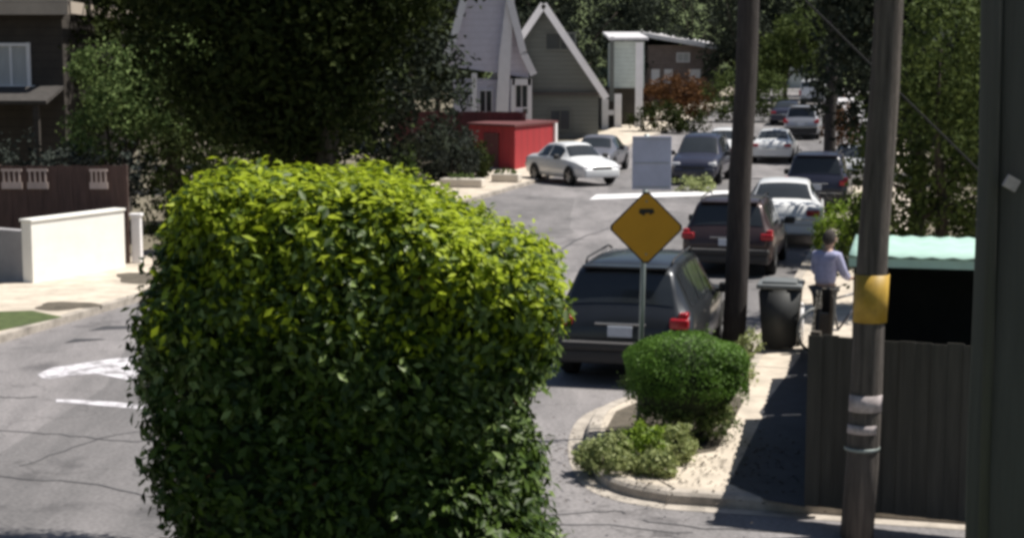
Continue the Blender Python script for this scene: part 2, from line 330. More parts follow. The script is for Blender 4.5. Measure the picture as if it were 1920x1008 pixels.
# planting bed, verge, dark patches (sheets)
def sheet(name, poly, z, m): 
    mb = MB(); n_ = len(poly); a = sum(poly[i][0]*poly[(i+1) % n_][1]-poly[(i+1) % n_][0]*poly[i][1] for i in range(n_))
    if a < 0: poly = poly[::-1]
    mb.add([(p[0], p[1], z) for p in poly], [tuple(range(n_))]); return structure(name, mb, m)
def blobpoly(cx, cy, rx, ry, rot=0, n=18, w=.15):
    ph = random.random()*6; o = []
    for i in range(n):
        t = 2*math.pi*i/n; r = 1+w*math.sin(3*t+ph)+w*.6*math.sin(5*t+ph*2); x, y = rx*r*math.cos(t), ry*r*math.sin(t)
        o.append((cx+x*math.cos(rot)-y*math.sin(rot), cy+x*math.sin(rot)+y*math.cos(rot)))
    return o
sheet('planting_bed', [(1.1, 16.6), (1.05, 17.8), (1.25, 18.9), (1.7, 19.7), (2.6, 20.1), (2.9, 19.6), (2.55, 18.2), (2.2, 16.9), (1.6, 16.5)], KH+.003, 'soil')
g = [G(*p, KH) for p in ((1368, 905), (1430, 780), (1424, 772), (1500, 668), (1500, 655), (1640, 655), (1640, 900), (1508, 950), (1440, 938))]; sheet('painted_fence_shadow', [(p.x, p.y) for p in g], KH+.003, 'tar')  # dark sheet that paints the side fence's shadow onto the pavement
g = [G(-60, 585, KH), G(60, 582, KH), G(118, 594, KH), G(60, 607, KH), G(-60, 632, KH)]; sheet('verge', [(p.x, p.y) for p in g], KH+.003, 'grass')
g = G(125, 573, KH); sheet('pavement_patch', blobpoly(g.x, g.y, .55, .5, TH), KH+.003, 'soil')  # dark rounded patch laid on the pavement
g = G(270, 520, KH); sheet('pavement_patch', blobpoly(g.x, g.y, .55, .9, TH), KH+.003, 'soil')
for q in ((225, 617, 60, 6), (160, 640, 40, 5)):
    a = G(q[0]-q[2], q[1]+3); b = G(q[0]+q[2], q[1]-4); c = G(q[0]+q[2]*.6, q[1]-q[3]); d = G(q[0]-q[2]*.5, q[1]-q[3])
    sheet('road_patch', [(p.x, p.y) for p in (a, b, c, d)], .004, 'tar')
g = [(70, 702), (95, 690), (160, 680), (215, 672), (290, 668), (330, 690), (300, 706), (240, 712), (180, 700), (130, 704), (85, 712)]
sheet('road_marking', [tuple(G(*p).xy) for p in g], .004, 'worn_paint')
sheet('road_marking', [tuple(G(*p).xy) for p in ((105, 748), (200, 752), (320, 764), (320, 772), (200, 761), (105, 753))], .004, 'worn_paint')
def crack_stripe(pts, w=.03):
    w *= .45
    pp = arc([tuple(G(*p).xy) for p in pts], 4); pp = [(p[0]+random.uniform(-.04, .04), p[1]+random.uniform(-.04, .04)) for p in pp]
    a, b = offset_line(pp, w/2), offset_line(pp, -w/2); mb = MB(); n_ = len(pp)
    mb.add([(p[0], p[1], .005) for p in a]+[(p[0], p[1], .005) for p in b], [(i, i+1, n_+i+1, n_+i) for i in range(n_-1)]); structure('road_crack_stripe', mb, 'tar')
crack_stripe([(-20, 806), (90, 812), (180, 822), (270, 828)], .05); crack_stripe([(40, 874), (120, 845), (190, 822), (300, 800)], .04)
crack_stripe([(-20, 890), (60, 900), (150, 905), (280, 930)], .05); crack_stripe([(-10, 743), (40, 746), (70, 744)], .07)
crack_stripe([(960, 960), (1040, 965), (1130, 958), (1180, 962)], .05); crack_stripe([(1050, 470), (1090, 447), (1150, 425)], .10); crack_stripe([(960, 990), (1100, 982), (1300, 1000)], .04)  # second call lays a wider dark stripe across the road
crack_stripe([(1200, 975), (1320, 990), (1500, 1001)], .05)
# low pieces of far kerb and driveways seen lit by the shrubs
for q in ((835, 362, 945, 350), (925, 352, 985, 343)):
    a, b = G(q[0], q[1]), G(q[2], q[3])
mb = MB(); hill = []
for i, u in enumerate([150, 175, 210, 260, 330]):
    for j in range(13):
        v = -160+j*27; hill.append((*UV(u, v), gz(u)+[-.5, 3, 12, 24, 34][i]*(1+.15*math.sin(j*1.7+i))))
mb.add(hill, [(i*13+j, i*13+j+1, (i+1)*13+j+1, (i+1)*13+j) for i in range(4) for j in range(12)]); structure('hillside', mb, 'grass', True)

# ------------------------------------------------------------ the clipped hedge in the foreground
def build_hedge():
    D0 = 9.9; cx = (660-960)/F*D0; root = empty('hedge', (cx, D0, .12)); tag(root, 'big clipped hedge with sunlit yellow-green top filling the foreground', 'hedge')
    hw, hd, H = 1.12, .85, 3.34
    def srf(a, t):           # a = angle round, t = height fraction 0..1
        ca, sa = np.cos(a), np.sin(a); e = .42
        x = np.sign(ca)*np.abs(ca)**e; y = np.sign(sa)*np.abs(sa)**e
        # rounded shoulder: shrink near the top
        k = np.clip((t-.80)/.20, 0, 1); sh = np.sqrt(np.clip(1-k**2.6, 0, 1))
        bulge = 1+.05*np.sin(t*6+1)-.10*np.clip((.35-t), 0, 1)
        z = np.where(t < .8, t*1.02, .8*1.02+.185*np.sin(k*np.pi/2)**.8)*H
        X = x*hw*bulge*(.12+.88*sh); Y = y*hd*bulge*(.12+.88*sh)
        n = .05*np.sin(X*5+z*3)+.045*np.sin(z*7+X*2+Y*4)+.03*np.sin(X*11+z*9)
        X = X*(1+n)+.04*np.sin(z*2.2); Y = Y*(1+n)
        z = z-.42*np.clip((X-.05)/1.05, 0, 1)**1.2*np.clip(t-.4, 0, 1)*1.7 + .05*np.sin(X*6)*np.clip(t-.7, 0, 1)*2
        z = z-.16*np.clip((-X-.75)/.5, 0, 1)*np.clip(t-.5, 0, 1)*2
        return np.stack([X, Y, z], -1)
    AT = np.linspace(0, 2*np.pi, 2000); e_ = .42; xt = np.sign(np.cos(AT))*np.abs(np.cos(AT))**e_*hw; yt = np.sign(np.sin(AT))*np.abs(np.sin(AT))**e_*hd
    CL = np.concatenate([[0], np.cumsum(np.hypot(np.diff(xt), np.diff(yt)))]); CL /= CL[-1]
    # dense dark inner body
    na, nt_ = 64, 40; A, T = np.meshgrid(np.interp(np.arange(na)/na, CL, AT), np.linspace(0, .995, nt_)); g = srf(A, T)*np.array([.90, .86, .965])
    mb = MB(); mb.add([tuple(p) for p in g.reshape(-1, 3)], [(i*na+j, i*na+(j+1) % na, (i+1)*na+(j+1) % na, (i+1)*na+j) for i in range(nt_-1) for j in range(na)]+[tuple((nt_-1)*na+j for j in range(na))])
    mb.build('inner_body', 'core_green', root, True)
    def scatter(n, t0, t1, depth, out=0.):
        a = np.interp(RNG.random(n), CL, AT); t = t0+(t1-t0)*RNG.random(n); p = srf(a, t); q = srf(a+.02, t); r = srf(a, np.clip(t+.01, 0, .999))
        nr = np.cross(q-p, r-p); nr /= np.linalg.norm(nr, axis=1)[:, None]+1e-9
        c = p*np.array([1, 1, 0])+np.array([0, 0, 0]); 
        flip = (nr*np.stack([p[:, 0], p[:, 1], (p[:, 2]-H*.5)*.6], 1)).sum(1) < 0; nr[flip] *= -1
        return p, nr
    def tufts(n, t0, t1, per, spread, push):
        p, nr = scatter(n, t0, t1, 0); off = (push*RNG.random(n)-.03)[:, None]; p = p+nr*off
        k = RNG.integers(0, n, n*per); return p[k]+RNG.normal(size=(n*per, 3))*spread, nr[k]+np.array([0, 0, .5])
    p, nr = tufts(4200, 0, .999, 12, .05, .09); leaves_mesh(p, nr, .070, 'leaves', 'leaf_hedge', root, asp=.48, jitter=.5, vary=1.1)
    p, nr = tufts(800, .60, .9, 12, .05, .10); leaves_mesh(p, nr, .066, 'young_leaves', 'leaf_shoot', root, asp=.48, jitter=.6)
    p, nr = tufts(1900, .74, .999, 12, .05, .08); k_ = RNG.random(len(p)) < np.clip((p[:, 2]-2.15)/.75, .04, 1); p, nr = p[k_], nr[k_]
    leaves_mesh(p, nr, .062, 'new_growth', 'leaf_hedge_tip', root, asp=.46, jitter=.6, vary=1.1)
    p, nr = tufts(70, .1, .98, 6, .03, .06); leaves_mesh(p, nr, .055, 'dry_leaves', 'leaf_rust', root, asp=.4, jitter=.8)
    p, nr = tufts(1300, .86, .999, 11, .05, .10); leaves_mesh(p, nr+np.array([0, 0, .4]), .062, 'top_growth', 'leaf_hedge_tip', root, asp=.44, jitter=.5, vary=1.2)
    # loose shoots standing off the face and the sunny side
    p, nr = tufts(330, .05, .9, 7, .03, .15); k_ = np.ones(len(p), bool); k_[p[:, 0] < .1] = RNG.random((p[:, 0] < .1).sum()) < .35; p, nr = p[k_], nr[k_]; leaves_mesh(p, nr+np.array([.3, 0, .4]), .066, 'shoot', 'leaf_shoot', root, asp=.45, jitter=.7)
    mb = MB()
    for q in range(14):
        x = random.uniform(-1, 1); y = random.uniform(-.5, .5); limb(mb, (x*.6, y*.6, -.1), (x, y, 2.9), .035, .012, .05)
    mb.build('stem', 'bark', root, True)
build_hedge()

# ------------------------------------------------------------ cars
def car(name, label, loc, heading, col, prof='suv', W_=.94, group='cars parked along the street', plate=True, glassm='glass', sc=(1, 1, 1)):
    """rear bumper at local y=0, nose towards +y; loc = ground point under the rear centre"""
    if prof == 'suv':   # y, z_bottom, half width, z_belt, half roof width, z_top
        st = [(-.02, .46, .80, .72, .74, .78), (.03, .34, .90, .92, .80, .99), (.10, .31, .935, 1.00, .775, 1.10), (.24, .30, .94, 1.03, .70, 1.44), (.34, .29, .945, 1.04, .665, 1.64), (.42, .29, .945, 1.04, .655, 1.71), (.9, .28, .95, 1.04, .655, 1.75),
              (1.7, .27, .95, 1.03, .655, 1.76), (2.4, .27, .95, 1.02, .65, 1.73), (2.75, .27, .95, 1.01, .64, 1.68), (3.1, .27, .945, 1.00, .68, 1.40), (3.4, .27, .94, .98, .74, 1.12), (3.5, .28, .935, .97, .74, 1.06), (4.1, .30, .90, .92, .72, .99), (4.45, .33, .84, .80, .68, .87), (4.62, .40, .70, .66, .60, .70)]
        win_s, rear, front, wheels = (.52, 2.95), (.14, .335), (2.80, 3.42), (.86, 3.66)
    elif prof == 'van':
        st = [(-.02, .46, .86, .90, .80, 1.0), (.03, .36, .95, 1.10, .84, 1.3), (.10, .33, .96, 1.2, .83, 1.85), (.18, .32, .97, 1.2, .82, 1.98), (.8, .3, .97, 1.2, .82, 2.03), (2.2, .3, .97, 1.18, .82, 2.03), (3.3, .3, .97, 1.15, .80, 1.97), (3.55, .3, .96, 1.1, .78, 1.85), (4.1, .3, .95, 1.05, .78, 1.22), (4.2, .3, .94, 1.0, .77, 1.14), (4.6, .34, .88, .85, .72, .95), (4.75, .40, .74, .7, .62, .76)]
        win_s, rear, front, wheels = (2.4, 3.5), (.05, .095), (3.6, 4.08), (.8, 3.85)
    else:
        st = [(-.02, .44, .78, .66, .72, .72), (.04, .32, .88, .84, .76, .93), (.30, .28, .91, .88, .74, 1.00), (.70, .27, .92, .90, .72, 1.03), (1.05, .26, .92, .90, .62, 1.28), (1.30, .26, .92, .90, .58, 1.40), (1.9, .25, .92, .90, .58, 1.45), (2.4, .25, .92, .90, .58, 1.43), (2.65, .25, .92, .89, .58, 1.38),
              (3.0, .25, .92, .88, .66, 1.12), (3.25, .26, .91, .87, .71, .96), (3.9, .28, .88, .80, .70, .86), (4.3, .32, .82, .70, .66, .76), (4.45, .40, .68, .58, .58, .62)]
        win_s, rear, front, wheels = (.98, 2.80), (.74, 1.24), (2.70, 3.2), (.84, 3.55)
    Y = np.array([s[0] for s in st]); A = np.array(st)
    def srf(y, t, off=0.):
        zb, w, zt, wr, z = [np.interp(y, Y, A[:, k]) for k in range(1, 6)]; w = w*W_/.94
        k = [(0, zb), (w*.90, zb), (w*.985, zb+.12), (w, zb+(zt-zb)*.55), (w*.985, zt), (w*.955, zt+.02), (wr+.03, z-.10*min(1, (z-zt)/.3)-.01), (wr, z-.045*min(1, (z-zt)/.2)), (wr-.07, z-.012), (wr*.5, z+.012), (0, z+.018)]
        i = min(int(t), 9); f = t-i; p, q = k[i], k[i+1]
        return Vector((p[0]+(q[0]-p[0])*f, y, p[1]+(q[1]-p[1])*f))
    yy = []
    for i in range(len(Y)-1):
        m_ = max(1, int((Y[i+1]-Y[i])/.25)); yy += [Y[i]+(Y[i+1]-Y[i])*j/m_ for j in range(m_)]
    yy.append(Y[-1]); root = empty(name, loc, -heading); root.scale = sc; tag(root, label, 'car', group)
    mb = MB(); ring = None; R_ = []
    for y in yy:
        h = [srf(y, t) for t in range(11)]; R_.append(h+[Vector((-p.x, p.y, p.z)) for p in h[1:-1]][::-1])
    m_ = len(R_[0]); mb.v = [tuple(p) for r in R_ for p in r]
    mb.f = [(i*m_+j, (i+1)*m_+j, (i+1)*m_+(j+1) % m_, i*m_+(j+1) % m_) for i in range(len(R_)-1) for j in range(m_)]
    mb.f += [tuple(range(m_)), tuple((len(R_)-1)*m_+j for j in range(m_))[::-1]]
    body = mb.build('body', col, root, True)
    def patch(nm, m, y0, y1, t0, t1, sgn, off=.007, ny=8, nt__=4, par=root, both=False):
        mb = MB(); g_ = []
        for i in range(ny+1):
            for j in range(nt__+1):
                y = y0+(y1-y0)*i/ny; t = t0+(t1-t0)*j/nt__; p = srf(y, t); e = 1e-3
                du = srf(min(y+e, Y[-1]), t)-srf(y-e, t); dt_ = srf(y, t+e)-srf(y, t-e); n_ = dt_.cross(du)
                n_ = n_.normalized() if n_.length > 1e-12 else Vector((0, 0, 1))
                if n_.z < 0 and t > 6 or n_.x < 0 and t <= 6: n_ = -n_
                p = p+n_*off; g_.append(Vector((p.x*sgn, p.y, p.z)))
        w_ = nt__+1; mb.add(g_, [(i*w_+j, i*w_+j+1, (i+1)*w_+j+1, (i+1)*w_+j) for i in range(ny) for j in range(nt__)])
        if both:
            mb.add([Vector((-p.x, p.y, p.z)) for p in g_], [(i*w_+j, i*w_+j+1, (i+1)*w_+j+1, (i+1)*w_+j) for i in range(ny) for j in range(nt__)])
        return mb.build(nm, m, par, True)
    patch('rear_window', glassm, rear[0], rear[1], 7.6, 10, 1, both=True); patch('windscreen', glassm, front[0], front[1], 7.3, 10, 1, both=True)
    sp = win_s[1]-win_s[0]
    for sg in (1, -1):
        for a, b in ((0, .28), (.31, .62), (.65, 1.0)) if prof == 'suv' else ((0, .47), (.51, 1.)):
            patch('side_window', glassm, win_s[0]+a*sp, win_s[0]+b*sp, 5.12, 6.0, sg, nt__=3)
    zt = A[1, 3]
    for sg in (1, -1):
        if prof == 'suv':
            mb = MB(); mb.rbox((sg*.80, .015, .955), (.26, .13, .15), .03); mb.rbox((sg*.845, .13, 1.02), (.13, .2, .18), .03); mb.build('tail_light', 'lamp_red', root, True)
        elif prof == 'van':
            mb = MB(); mb.rbox((sg*.88, -.005, 1.05), (.13, .10, .36), .02); mb.build('tail_light', 'lamp_red', root, True)
        else:
            mb = MB(); mb.rbox((sg*.70, .0, .80), (.30, .10, .13), .03); mb.build('tail_light', 'lamp_red', root, True)
        fy = Y[-1]; mb = MB(); mb.rbox((sg*.66, fy-.18, A[-2, 5]-.13), (.30, .30, .15), .04); mb.build('headlight', 'lamp_clear', root, True)
        mb = MB(); my = front[0]+.15; mb.rbox((sg*(W_+.13), my, A[-5, 3]+.10), (.22, .12, .17), .04); mb.box((sg*(W_+.0), my, A[-5, 3]+.05), (.12, .05, .05)); mb.build('mirror', 'plastic_black', root, True)
    mb = MB(); mb.rbox((0, -.03, .60), (1.72, .16, .15), .05); mb.rbox((0, .0, .44), (1.66, .14, .22), .05); bu = mb.build('rear_bumper', 'plastic_black' if prof != 'sedan' else col, root, True)
    mb = MB(); mb.box((0, -.115, .665), (1.55, .02, .022)); mb.build('bumper_trim', 'chrome', bu)
    mb = MB(); mb.rbox((0, Y[-1]-.02, .45), (1.5, .16, .30), .06); mb.build('front_bumper', col, root, True)
    mb = MB(); mb.box((0, Y[-1]+.02, .60 if prof != 'van' else .72), (.8, .06, .12)); mb.build('grille', 'plastic_black', root)
    mb = MB(); mb.rbox((0, -.055, .82 if prof != 'sedan' else .62), (.34, .02, .16), .008); mb.build('licence_plate', 'plate', root)
    mb = MB(); mb.rbox((0, -.03, .93 if prof != 'sedan' else .70), (.7, .03, .03), .008); mb.build('trim_strip', 'chrome', root)
    if prof == 'suv':
        mb = MB(); mb.rbox((0, .36, 1.72), (1.18, .22, .035), .012); mb.build('spoiler', col, root, True)
        for sg in (1, -1):
            mb = MB(); mb.tube([(sg*.60, .6, 1.74), (sg*.61, .75, 1.80), (sg*.61, 2.3, 1.80), (sg*.60, 2.5, 1.74)], .018, 6); mb.build('roof_rail', 'plastic_black', root, True)
        mb = MB(); mb.box((.0, .27, 1.16), (.5, .02, .02), rx=.3); mb.build('wiper', 'plastic_black', root)
        mb = MB(); mb.box((0, -.024, .705), (1.5, .012, .012)); mb.build('tailgate_seam', 'plastic_black', root)
        for sg in (1, -1):
            for y_ in (1.55, 2.55): patch('door_seam', 'plastic_black', y_, y_+.012, 1.2, 4.9, sg, .003, 1, 8)
            for y_ in (1.35, 2.35): patch('door_handle', 'chrome', y_-.16, y_, 3.70, 3.84, sg, .02, 2, 1)
    for y in wheels:
        for sg in (1, -1):
            rw = .35 if prof != 'sedan' else .32; mb = MB(); k = 20
            mb.add([(sg*(W_*1.004), y+(rw+.05)*math.cos(math.pi*i/k*1.2-.3), rw+(rw+.05)*math.sin(math.pi*i/k*1.2-.3)) for i in range(k+1)]+[(sg*(W_*1.004), y, rw*.9)], [(i, i+1, k+1) for i in range(k)])
            mb.build('wheel_arch', 'plastic_black', root)
            w0 = W_*1.012; prf = [(w0-.22, rw*.6), (w0-.22, rw*.92), (w0-.19, rw), (w0-.03, rw), (w0, rw*.93), (w0+.004, rw*.66)]; mb = MB(); k = 24
            for (x, r) in prf: mb.v += [(sg*x, y+r*math.cos(2*math.pi*j/k), rw+r*math.sin(2*math.pi*j/k)) for j in range(k)]
            mb.f += [(i*k+j, i*k+(j+1) % k, (i+1)*k+(j+1) % k, (i+1)*k+j) for i in range(len(prf)-1) for j in range(k)]
            ty = mb.build('wheel', 'tyre', root, True); mb = MB()
            mb.tube([(sg*(w0-.10), y, rw), (sg*(w0-.02), y, rw)], rw*.66, 20)
            for a in range(5): t = a*2*math.pi/5; mb.box((sg*(w0-.012), y+rw*.33*math.cos(t), rw+rw*.33*math.sin(t)), (.03, rw*.6, rw*.16), rx=t)
            mb.build('rim', 'rim', ty)
    return root
def at_uv(u, v): return tuple(UP(u, v))
car('parked_suv', 'charcoal SUV seen from behind, parked at the kerb behind the round shrub', at_uv(20.75, -3.70), TH, 'car_charcoal', 'suv', .96, sc=(.98, 1, .91))
g = G(1362, 520); car('parked_suv', 'dark brown SUV seen past the dark timber pole', tuple(g), TH, 'car_brown', 'suv', .92, sc=(1, .93, .88))
g = G(1468, 466); g.x -= .05; car('parked_car', 'white sedan just ahead of the dark brown SUV', tuple(g), TH-.05, 'car_white', 'sedan', .96, sc=(1.04, 1, 1.06))
g = G(1528, 404); car('parked_van', 'dark navy SUV against the far end of the right kerb', tuple(g), TH, 'car_navy', 'suv', .90)
# cars facing the camera on the far side
def facing(name, label, u, v, col, prof, L, dh=0, group='cars parked along the street'):
    p = UP(u, v); h = TH+math.pi+dh; q = p+Vector((-math.sin(h)*L*0, 0, 0)); return car(name, label, tuple(p), h, col, prof, .92, group)
x, y = P(1022, 300, 61.5).xy; u_, v_ = uv(x, y); car('parked_car', 'white sedan parked at the far left kerb in front of the red shed', (x, y, gxy(x, y)), R(152), 'car_white', 'sedan', .95, sc=(.97, .95, 1.04))
facing('parked_car', 'dark grey sedan parked just beyond the white sedan by the red shed', u_+6.5, -12.4, 'car_grey', 'sedan', 4.4)
for (px, py, col, prof, dh, lab) in ((1445, 306, 'car_white', 'sedan', 0, 'white sedan driving up the far street'), (1500, 262, 'car_silver', 'suv', 0, 'silver SUV far up the street'),
                             (1470, 240, 'car_navy', 'sedan', 0, 'small dark sedan near the top of the street'), (1520, 224, 'car_white', 'van', 0, 'white van at the far end of the street'), (1598, 352, 'car_white', 'sedan', 0, 'white sedan glimpsed beside the timber poles on the right'), (1330, 330, 'car_navy', 'suv', math.pi, 'dark SUV facing down the street behind the lilac sign'), (1372, 296, 'car_white', 'sedan', math.pi, 'white sedan facing down the street beside the dark pole')):
    D = F*CH/(py-130)
    for it in range(8):
        x = (px-960)/F*D; zz = gxy(x, D); D = F*(CH-zz)/max(py-130, 20)
    car('street_car', lab, ((px-960)/F*D, D, gxy((px-960)/F*D, D)), TH+dh, col, prof, .9)

# ------------------------------------------------------------ sign on its post
b = G(1197, 800, KH); D = b.y; sx = b.x+.06
root = empty('road_sign', (b.x, b.y, KH)); tag(root, 'amber diamond warning sign with a lilac plate above it on a thin grey post', 'sign')
zc = P(1210, 426, D).z-KH; dx = P(1211, 426, D).x-b.x
mb = MB(); mb.tube([(0, 0, -.1), (dx, 0, zc+1.05)], .030, 8); mb.build('post', 'galv', root, True)
def diamond(r, y0, y1, m, nm, cut=.06, par=root, n_=0):
    pts = []
    for a in range(4):
        t = a*math.pi/2+math.pi/2
        for s_ in (-1, 1):
            q = Vector((math.cos(t), math.sin(t)))*r; tt = t+s_*math.pi/2; pts.append(q*(1-cut)+Vector((math.cos(tt), math.sin(tt)))*r*cut*(-1 if False else 1))
    o = sorted([(math.atan2(p.y, p.x), p) for p in pts], key=lambda k: k[0]); poly = [p for _, p in o]
    mb = MB(); n_ = len(poly); mb.add([(dx+p.x, y0, zc+p.y) for p in poly]+[(dx+p.x, y1, zc+p.y) for p in poly], [tuple(range(n_)), tuple(range(n_, 2*n_))[::-1]]+[(i, n_+i, n_+(i+1) % n_, (i+1) % n_) for i in range(n_)])
    return mb.build(nm, m, par)
dp = diamond(.43, -.050, -.042, 'sign_black', 'diamond_plate'); diamond(.405, -.056, -.0505, 'sign_orange', 'sign_face', par=dp)
mb = MB(); mb.box((dx, -.0585, zc+.19), (.16, .004, .05)); mb.box((dx-.05, -.0585, zc+.165), (.07, .0042, .03), ry=.5); mb.box((dx+.06, -.0585, zc+.172), (.06, .0044, .03), ry=-.5); mb.build('sign_symbol', 'sign_black', dp)
for k_ in (-.3, .3): mb = MB(); mb.tube([(dx, -.055, zc+k_), (dx, -.064, zc+k_)], .012, 8); mb.build('bolt', 'galv', dp)
zl = P(1220, 305, D).z-KH; mb = MB(); mb.rbox((dx+.055, -.046, zl), (.44, .008, .60), .003); lp = mb.build('upper_plate', 'sign_lilac', root)
for k_ in (-.27, 0, .27): mb = MB(); mb.box((dx+.055, -.053, zl+k_), (.40, .004, .01)); mb.build('rule_line', 'car_silver', lp)

# ------------------------------------------------------------ poles
def pole(label, b, x1, zt, r0, r1, m, lean_y=0., seg=14, fittings=None, group=None):
    root = empty('utility_pole', b); tag(root, label, 'pole', group); mb = MB(); pts = []
    for i in range(seg+1): t = i/seg; pts.append((x1*t+.012*math.sin(i*1.3), lean_y*t+.008*math.cos(i), zt*t-.1))
    mb.tube(pts, [r0+(r1-r0)*i/seg for i in range(seg+1)], 16); mb.build('shaft', m, root, True)
    return root
def crossarm(root, z, w, yaw=0):
    mb = MB(); mb.box((0, -.16, z), (w, .1, .12), rz=yaw); ca = mb.build('crossarm', 'pole_wood', root)
    for k in (-.45, -.2, .2, .45):
        mb = MB(); mb.tube([(k*w*math.cos(yaw), -.16+k*w*math.sin(yaw), z+.06), (k*w*math.cos(yaw), -.16+k*w*math.sin(yaw), z+.2)], [.04, .03], 8); mb.build('insulator', 'plastic_black', ca, True)
g = G(1374, 650, KH); pA = g.copy()
top = P(1404, 0, g.y); s_ = (top.x-g.x)/(top.z-g.z); rt = pole('dark timber utility pole standing beside the dark wheeled bin', tuple(g), s_*9.5, 9.5, .175, .14, 'pole_dark'); crossarm(rt, 8.9, 2.2)
g = G(1607, 985, KH); top = P(1666, 0, g.y); s_ = (top.x-g.x)/(top.z-g.z)
rt = pole('weathered brown utility pole with a yellow plate in front of the dark fence', tuple(g), s_*9.5, 9.5, .15, .10, 'pole_wood'); crossarm(rt, 9.0, 2.0)
def wrapplate(rt, zc_, h, r, a0, a1, m, nm, slope):
    mb = MB(); k = 8
    for z in (zc_-h/2, zc_+h/2):
        for rr in (r, r+.006):
            for i in range(k+1): t = a0+(a1-a0)*i/k; mb.v.append((slope*z+rr*math.cos(t), rr*math.sin(t), z))
    w = k+1
    for i in range(k): mb.f += [(w+i, w+i+1, 3*w+i+1, 3*w+i), (i, w+i, w+i+1, i+1)[::-1], (2*w+i, 3*w+i, 3*w+i+1, 2*w+i+1)]
    mb.f += [(0, w, 3*w, 2*w), (k, w+k, 3*w+k, 2*w+k)]
    return mb.build(nm, m, rt, True)
D = g.y; zz = lambda py: P(1630, py, D).z-KH
wrapplate(rt, (zz(513)+zz(602))/2, zz(513)-zz(602), .148, -math.pi*.97, -math.pi*.03, 'yellow_plate', 'reflector_plate', s_)
wrapplate(rt, zz(752), .15, .152, -math.pi*.9, -math.pi*.15, 'paper', 'paper_notice', s_); wrapplate(rt, zz(800), .08, .153, -math.pi*.9, -math.pi*.3, 'paper', 'paper_notice', s_)
wrapplate(rt, zz(838), .03, .156, -math.pi, 0, 'galv', 'metal_band', s_)
D = 6.6; bx = P(1905, 1000, D).x; tx = P(1928, 0, D).x; dz = P(1905, 0, D).z-P(1905, 1000, D).z
s_ = (tx-bx)/dz; zb_ = P(1905, 1000, D).z; rt = pole('grey pole standing closest to the camera at the right edge', (bx-s_*zb_, D, .12), s_*9, 9, .215, .165, 'pole_grey')
mb = MB(); q = P(1903, 345, D-.25); mb.box((q.x-rt.location.x, -.205, q.z-.12), (.055, .02, .05), ry=.5); mb.build('metal_tag', 'paper', rt)
mb = MB(); mb.tube([(s_*1.0-.17, -.13, -.1), (s_*9-.13, -.10, 8.6)], .024, 8); mb.build('conduit', 'pole_grey', rt, True)
g = P(1553, 335, 62); pole('thin dark pole rising beside the navy SUV far up the street', (g.x, g.y, gxy(g.x, g.y)), .1, 10, .24, .18, 'pole_dark')
g = P(1630, 330, 46); pole('dark pole half hidden behind the weathered brown pole', (g.x, g.y, KH), .25, 8.5, .20, .17, 'pole_dark')
mb = MB(); a = Vector((pA.x+.2, pA.y, 5.9)); b2 = Vector((8.9, 20, .05)); mb.tube([a.lerp(b2, i/8) for i in range(9)], .015, 6); tag(mb.build('guy_wire', 'tyre'), 'thin dark guy wire slanting down from the dark pole to the right', 'wire')
# overhead wires
for i, (za, zb2, k) in enumerate(((8.9, 9.0, -.9), (8.9, 9.0, .9))):
    pass

# ------------------------------------------------------------ corner fence, shed
FH = 1.62
def board_fence(name, label, p, q, h, m, mpost='fence_brown', bw=.14, z0=KH, group=None):
    p, q = Vector((*p, 0)), Vector((*q, 0)); L = (q-p).length; ang = math.atan2(q.y-p.y, q.x-p.x); root = empty(name, (p.x, p.y, z0), ang); tag(root, label, 'fence', group)
    mb = MB(); n_ = int(L/bw)
    for i in range(n_):
        hh = h+random.uniform(-.012, .012); mb.box(((i+.5)*bw, .006*(i % 2)*2-.006, hh/2+.02), (bw+.012*(i % 2)-.003, .010, hh))
    mb.build('board_panel', m, root)
    mb = MB(); [mb.box((L/2, .035, z), (L, .045, .09)) for z in (.3, h-.25)]; mb.build('rail', mpost, root)
    k = max(1, round(L/2.2))
    for i in range(k+1): mb = MB(); mb.box((min(L-.05, max(.05, L*i/k)), .10, (h+.04)/2), (.09, .09, h+.04)); mb.build('post', mpost, root)
    return root
c0 = G(1508, 950, KH); c1 = G(1812, 982, KH); d_ = (c1-c0).normalized()
board_fence('board_fence', 'dark board fence facing the side road behind the brown pole', (c0.x, c0.y), (c0.x+d_.x*5.5, c0.y+d_.y*5.5), FH, 'fence_dark')
e = Vector((4.5, 22.9)); s1 = Vector((c0.x, c0.y)); seg_ = [(0, .48, 1.5), (.485, .78, 1.15), (.785, 1, .8)]
for i, (a, b, h) in enumerate(seg_):
    p, q = s1.lerp(e, a), s1.lerp(e, b)
    board_fence('board_fence', ['tallest dark fence panel running back from the fence corner', 'middle dark fence panel, one step lower than the corner panel', 'lowest dark fence panel next to the wheeled bin'][i], (q.x, q.y), (p.x+.03*(i == 0), p.y+.05*(i == 0)), h, 'fence_dark', group='stepped fence panels along the pavement')
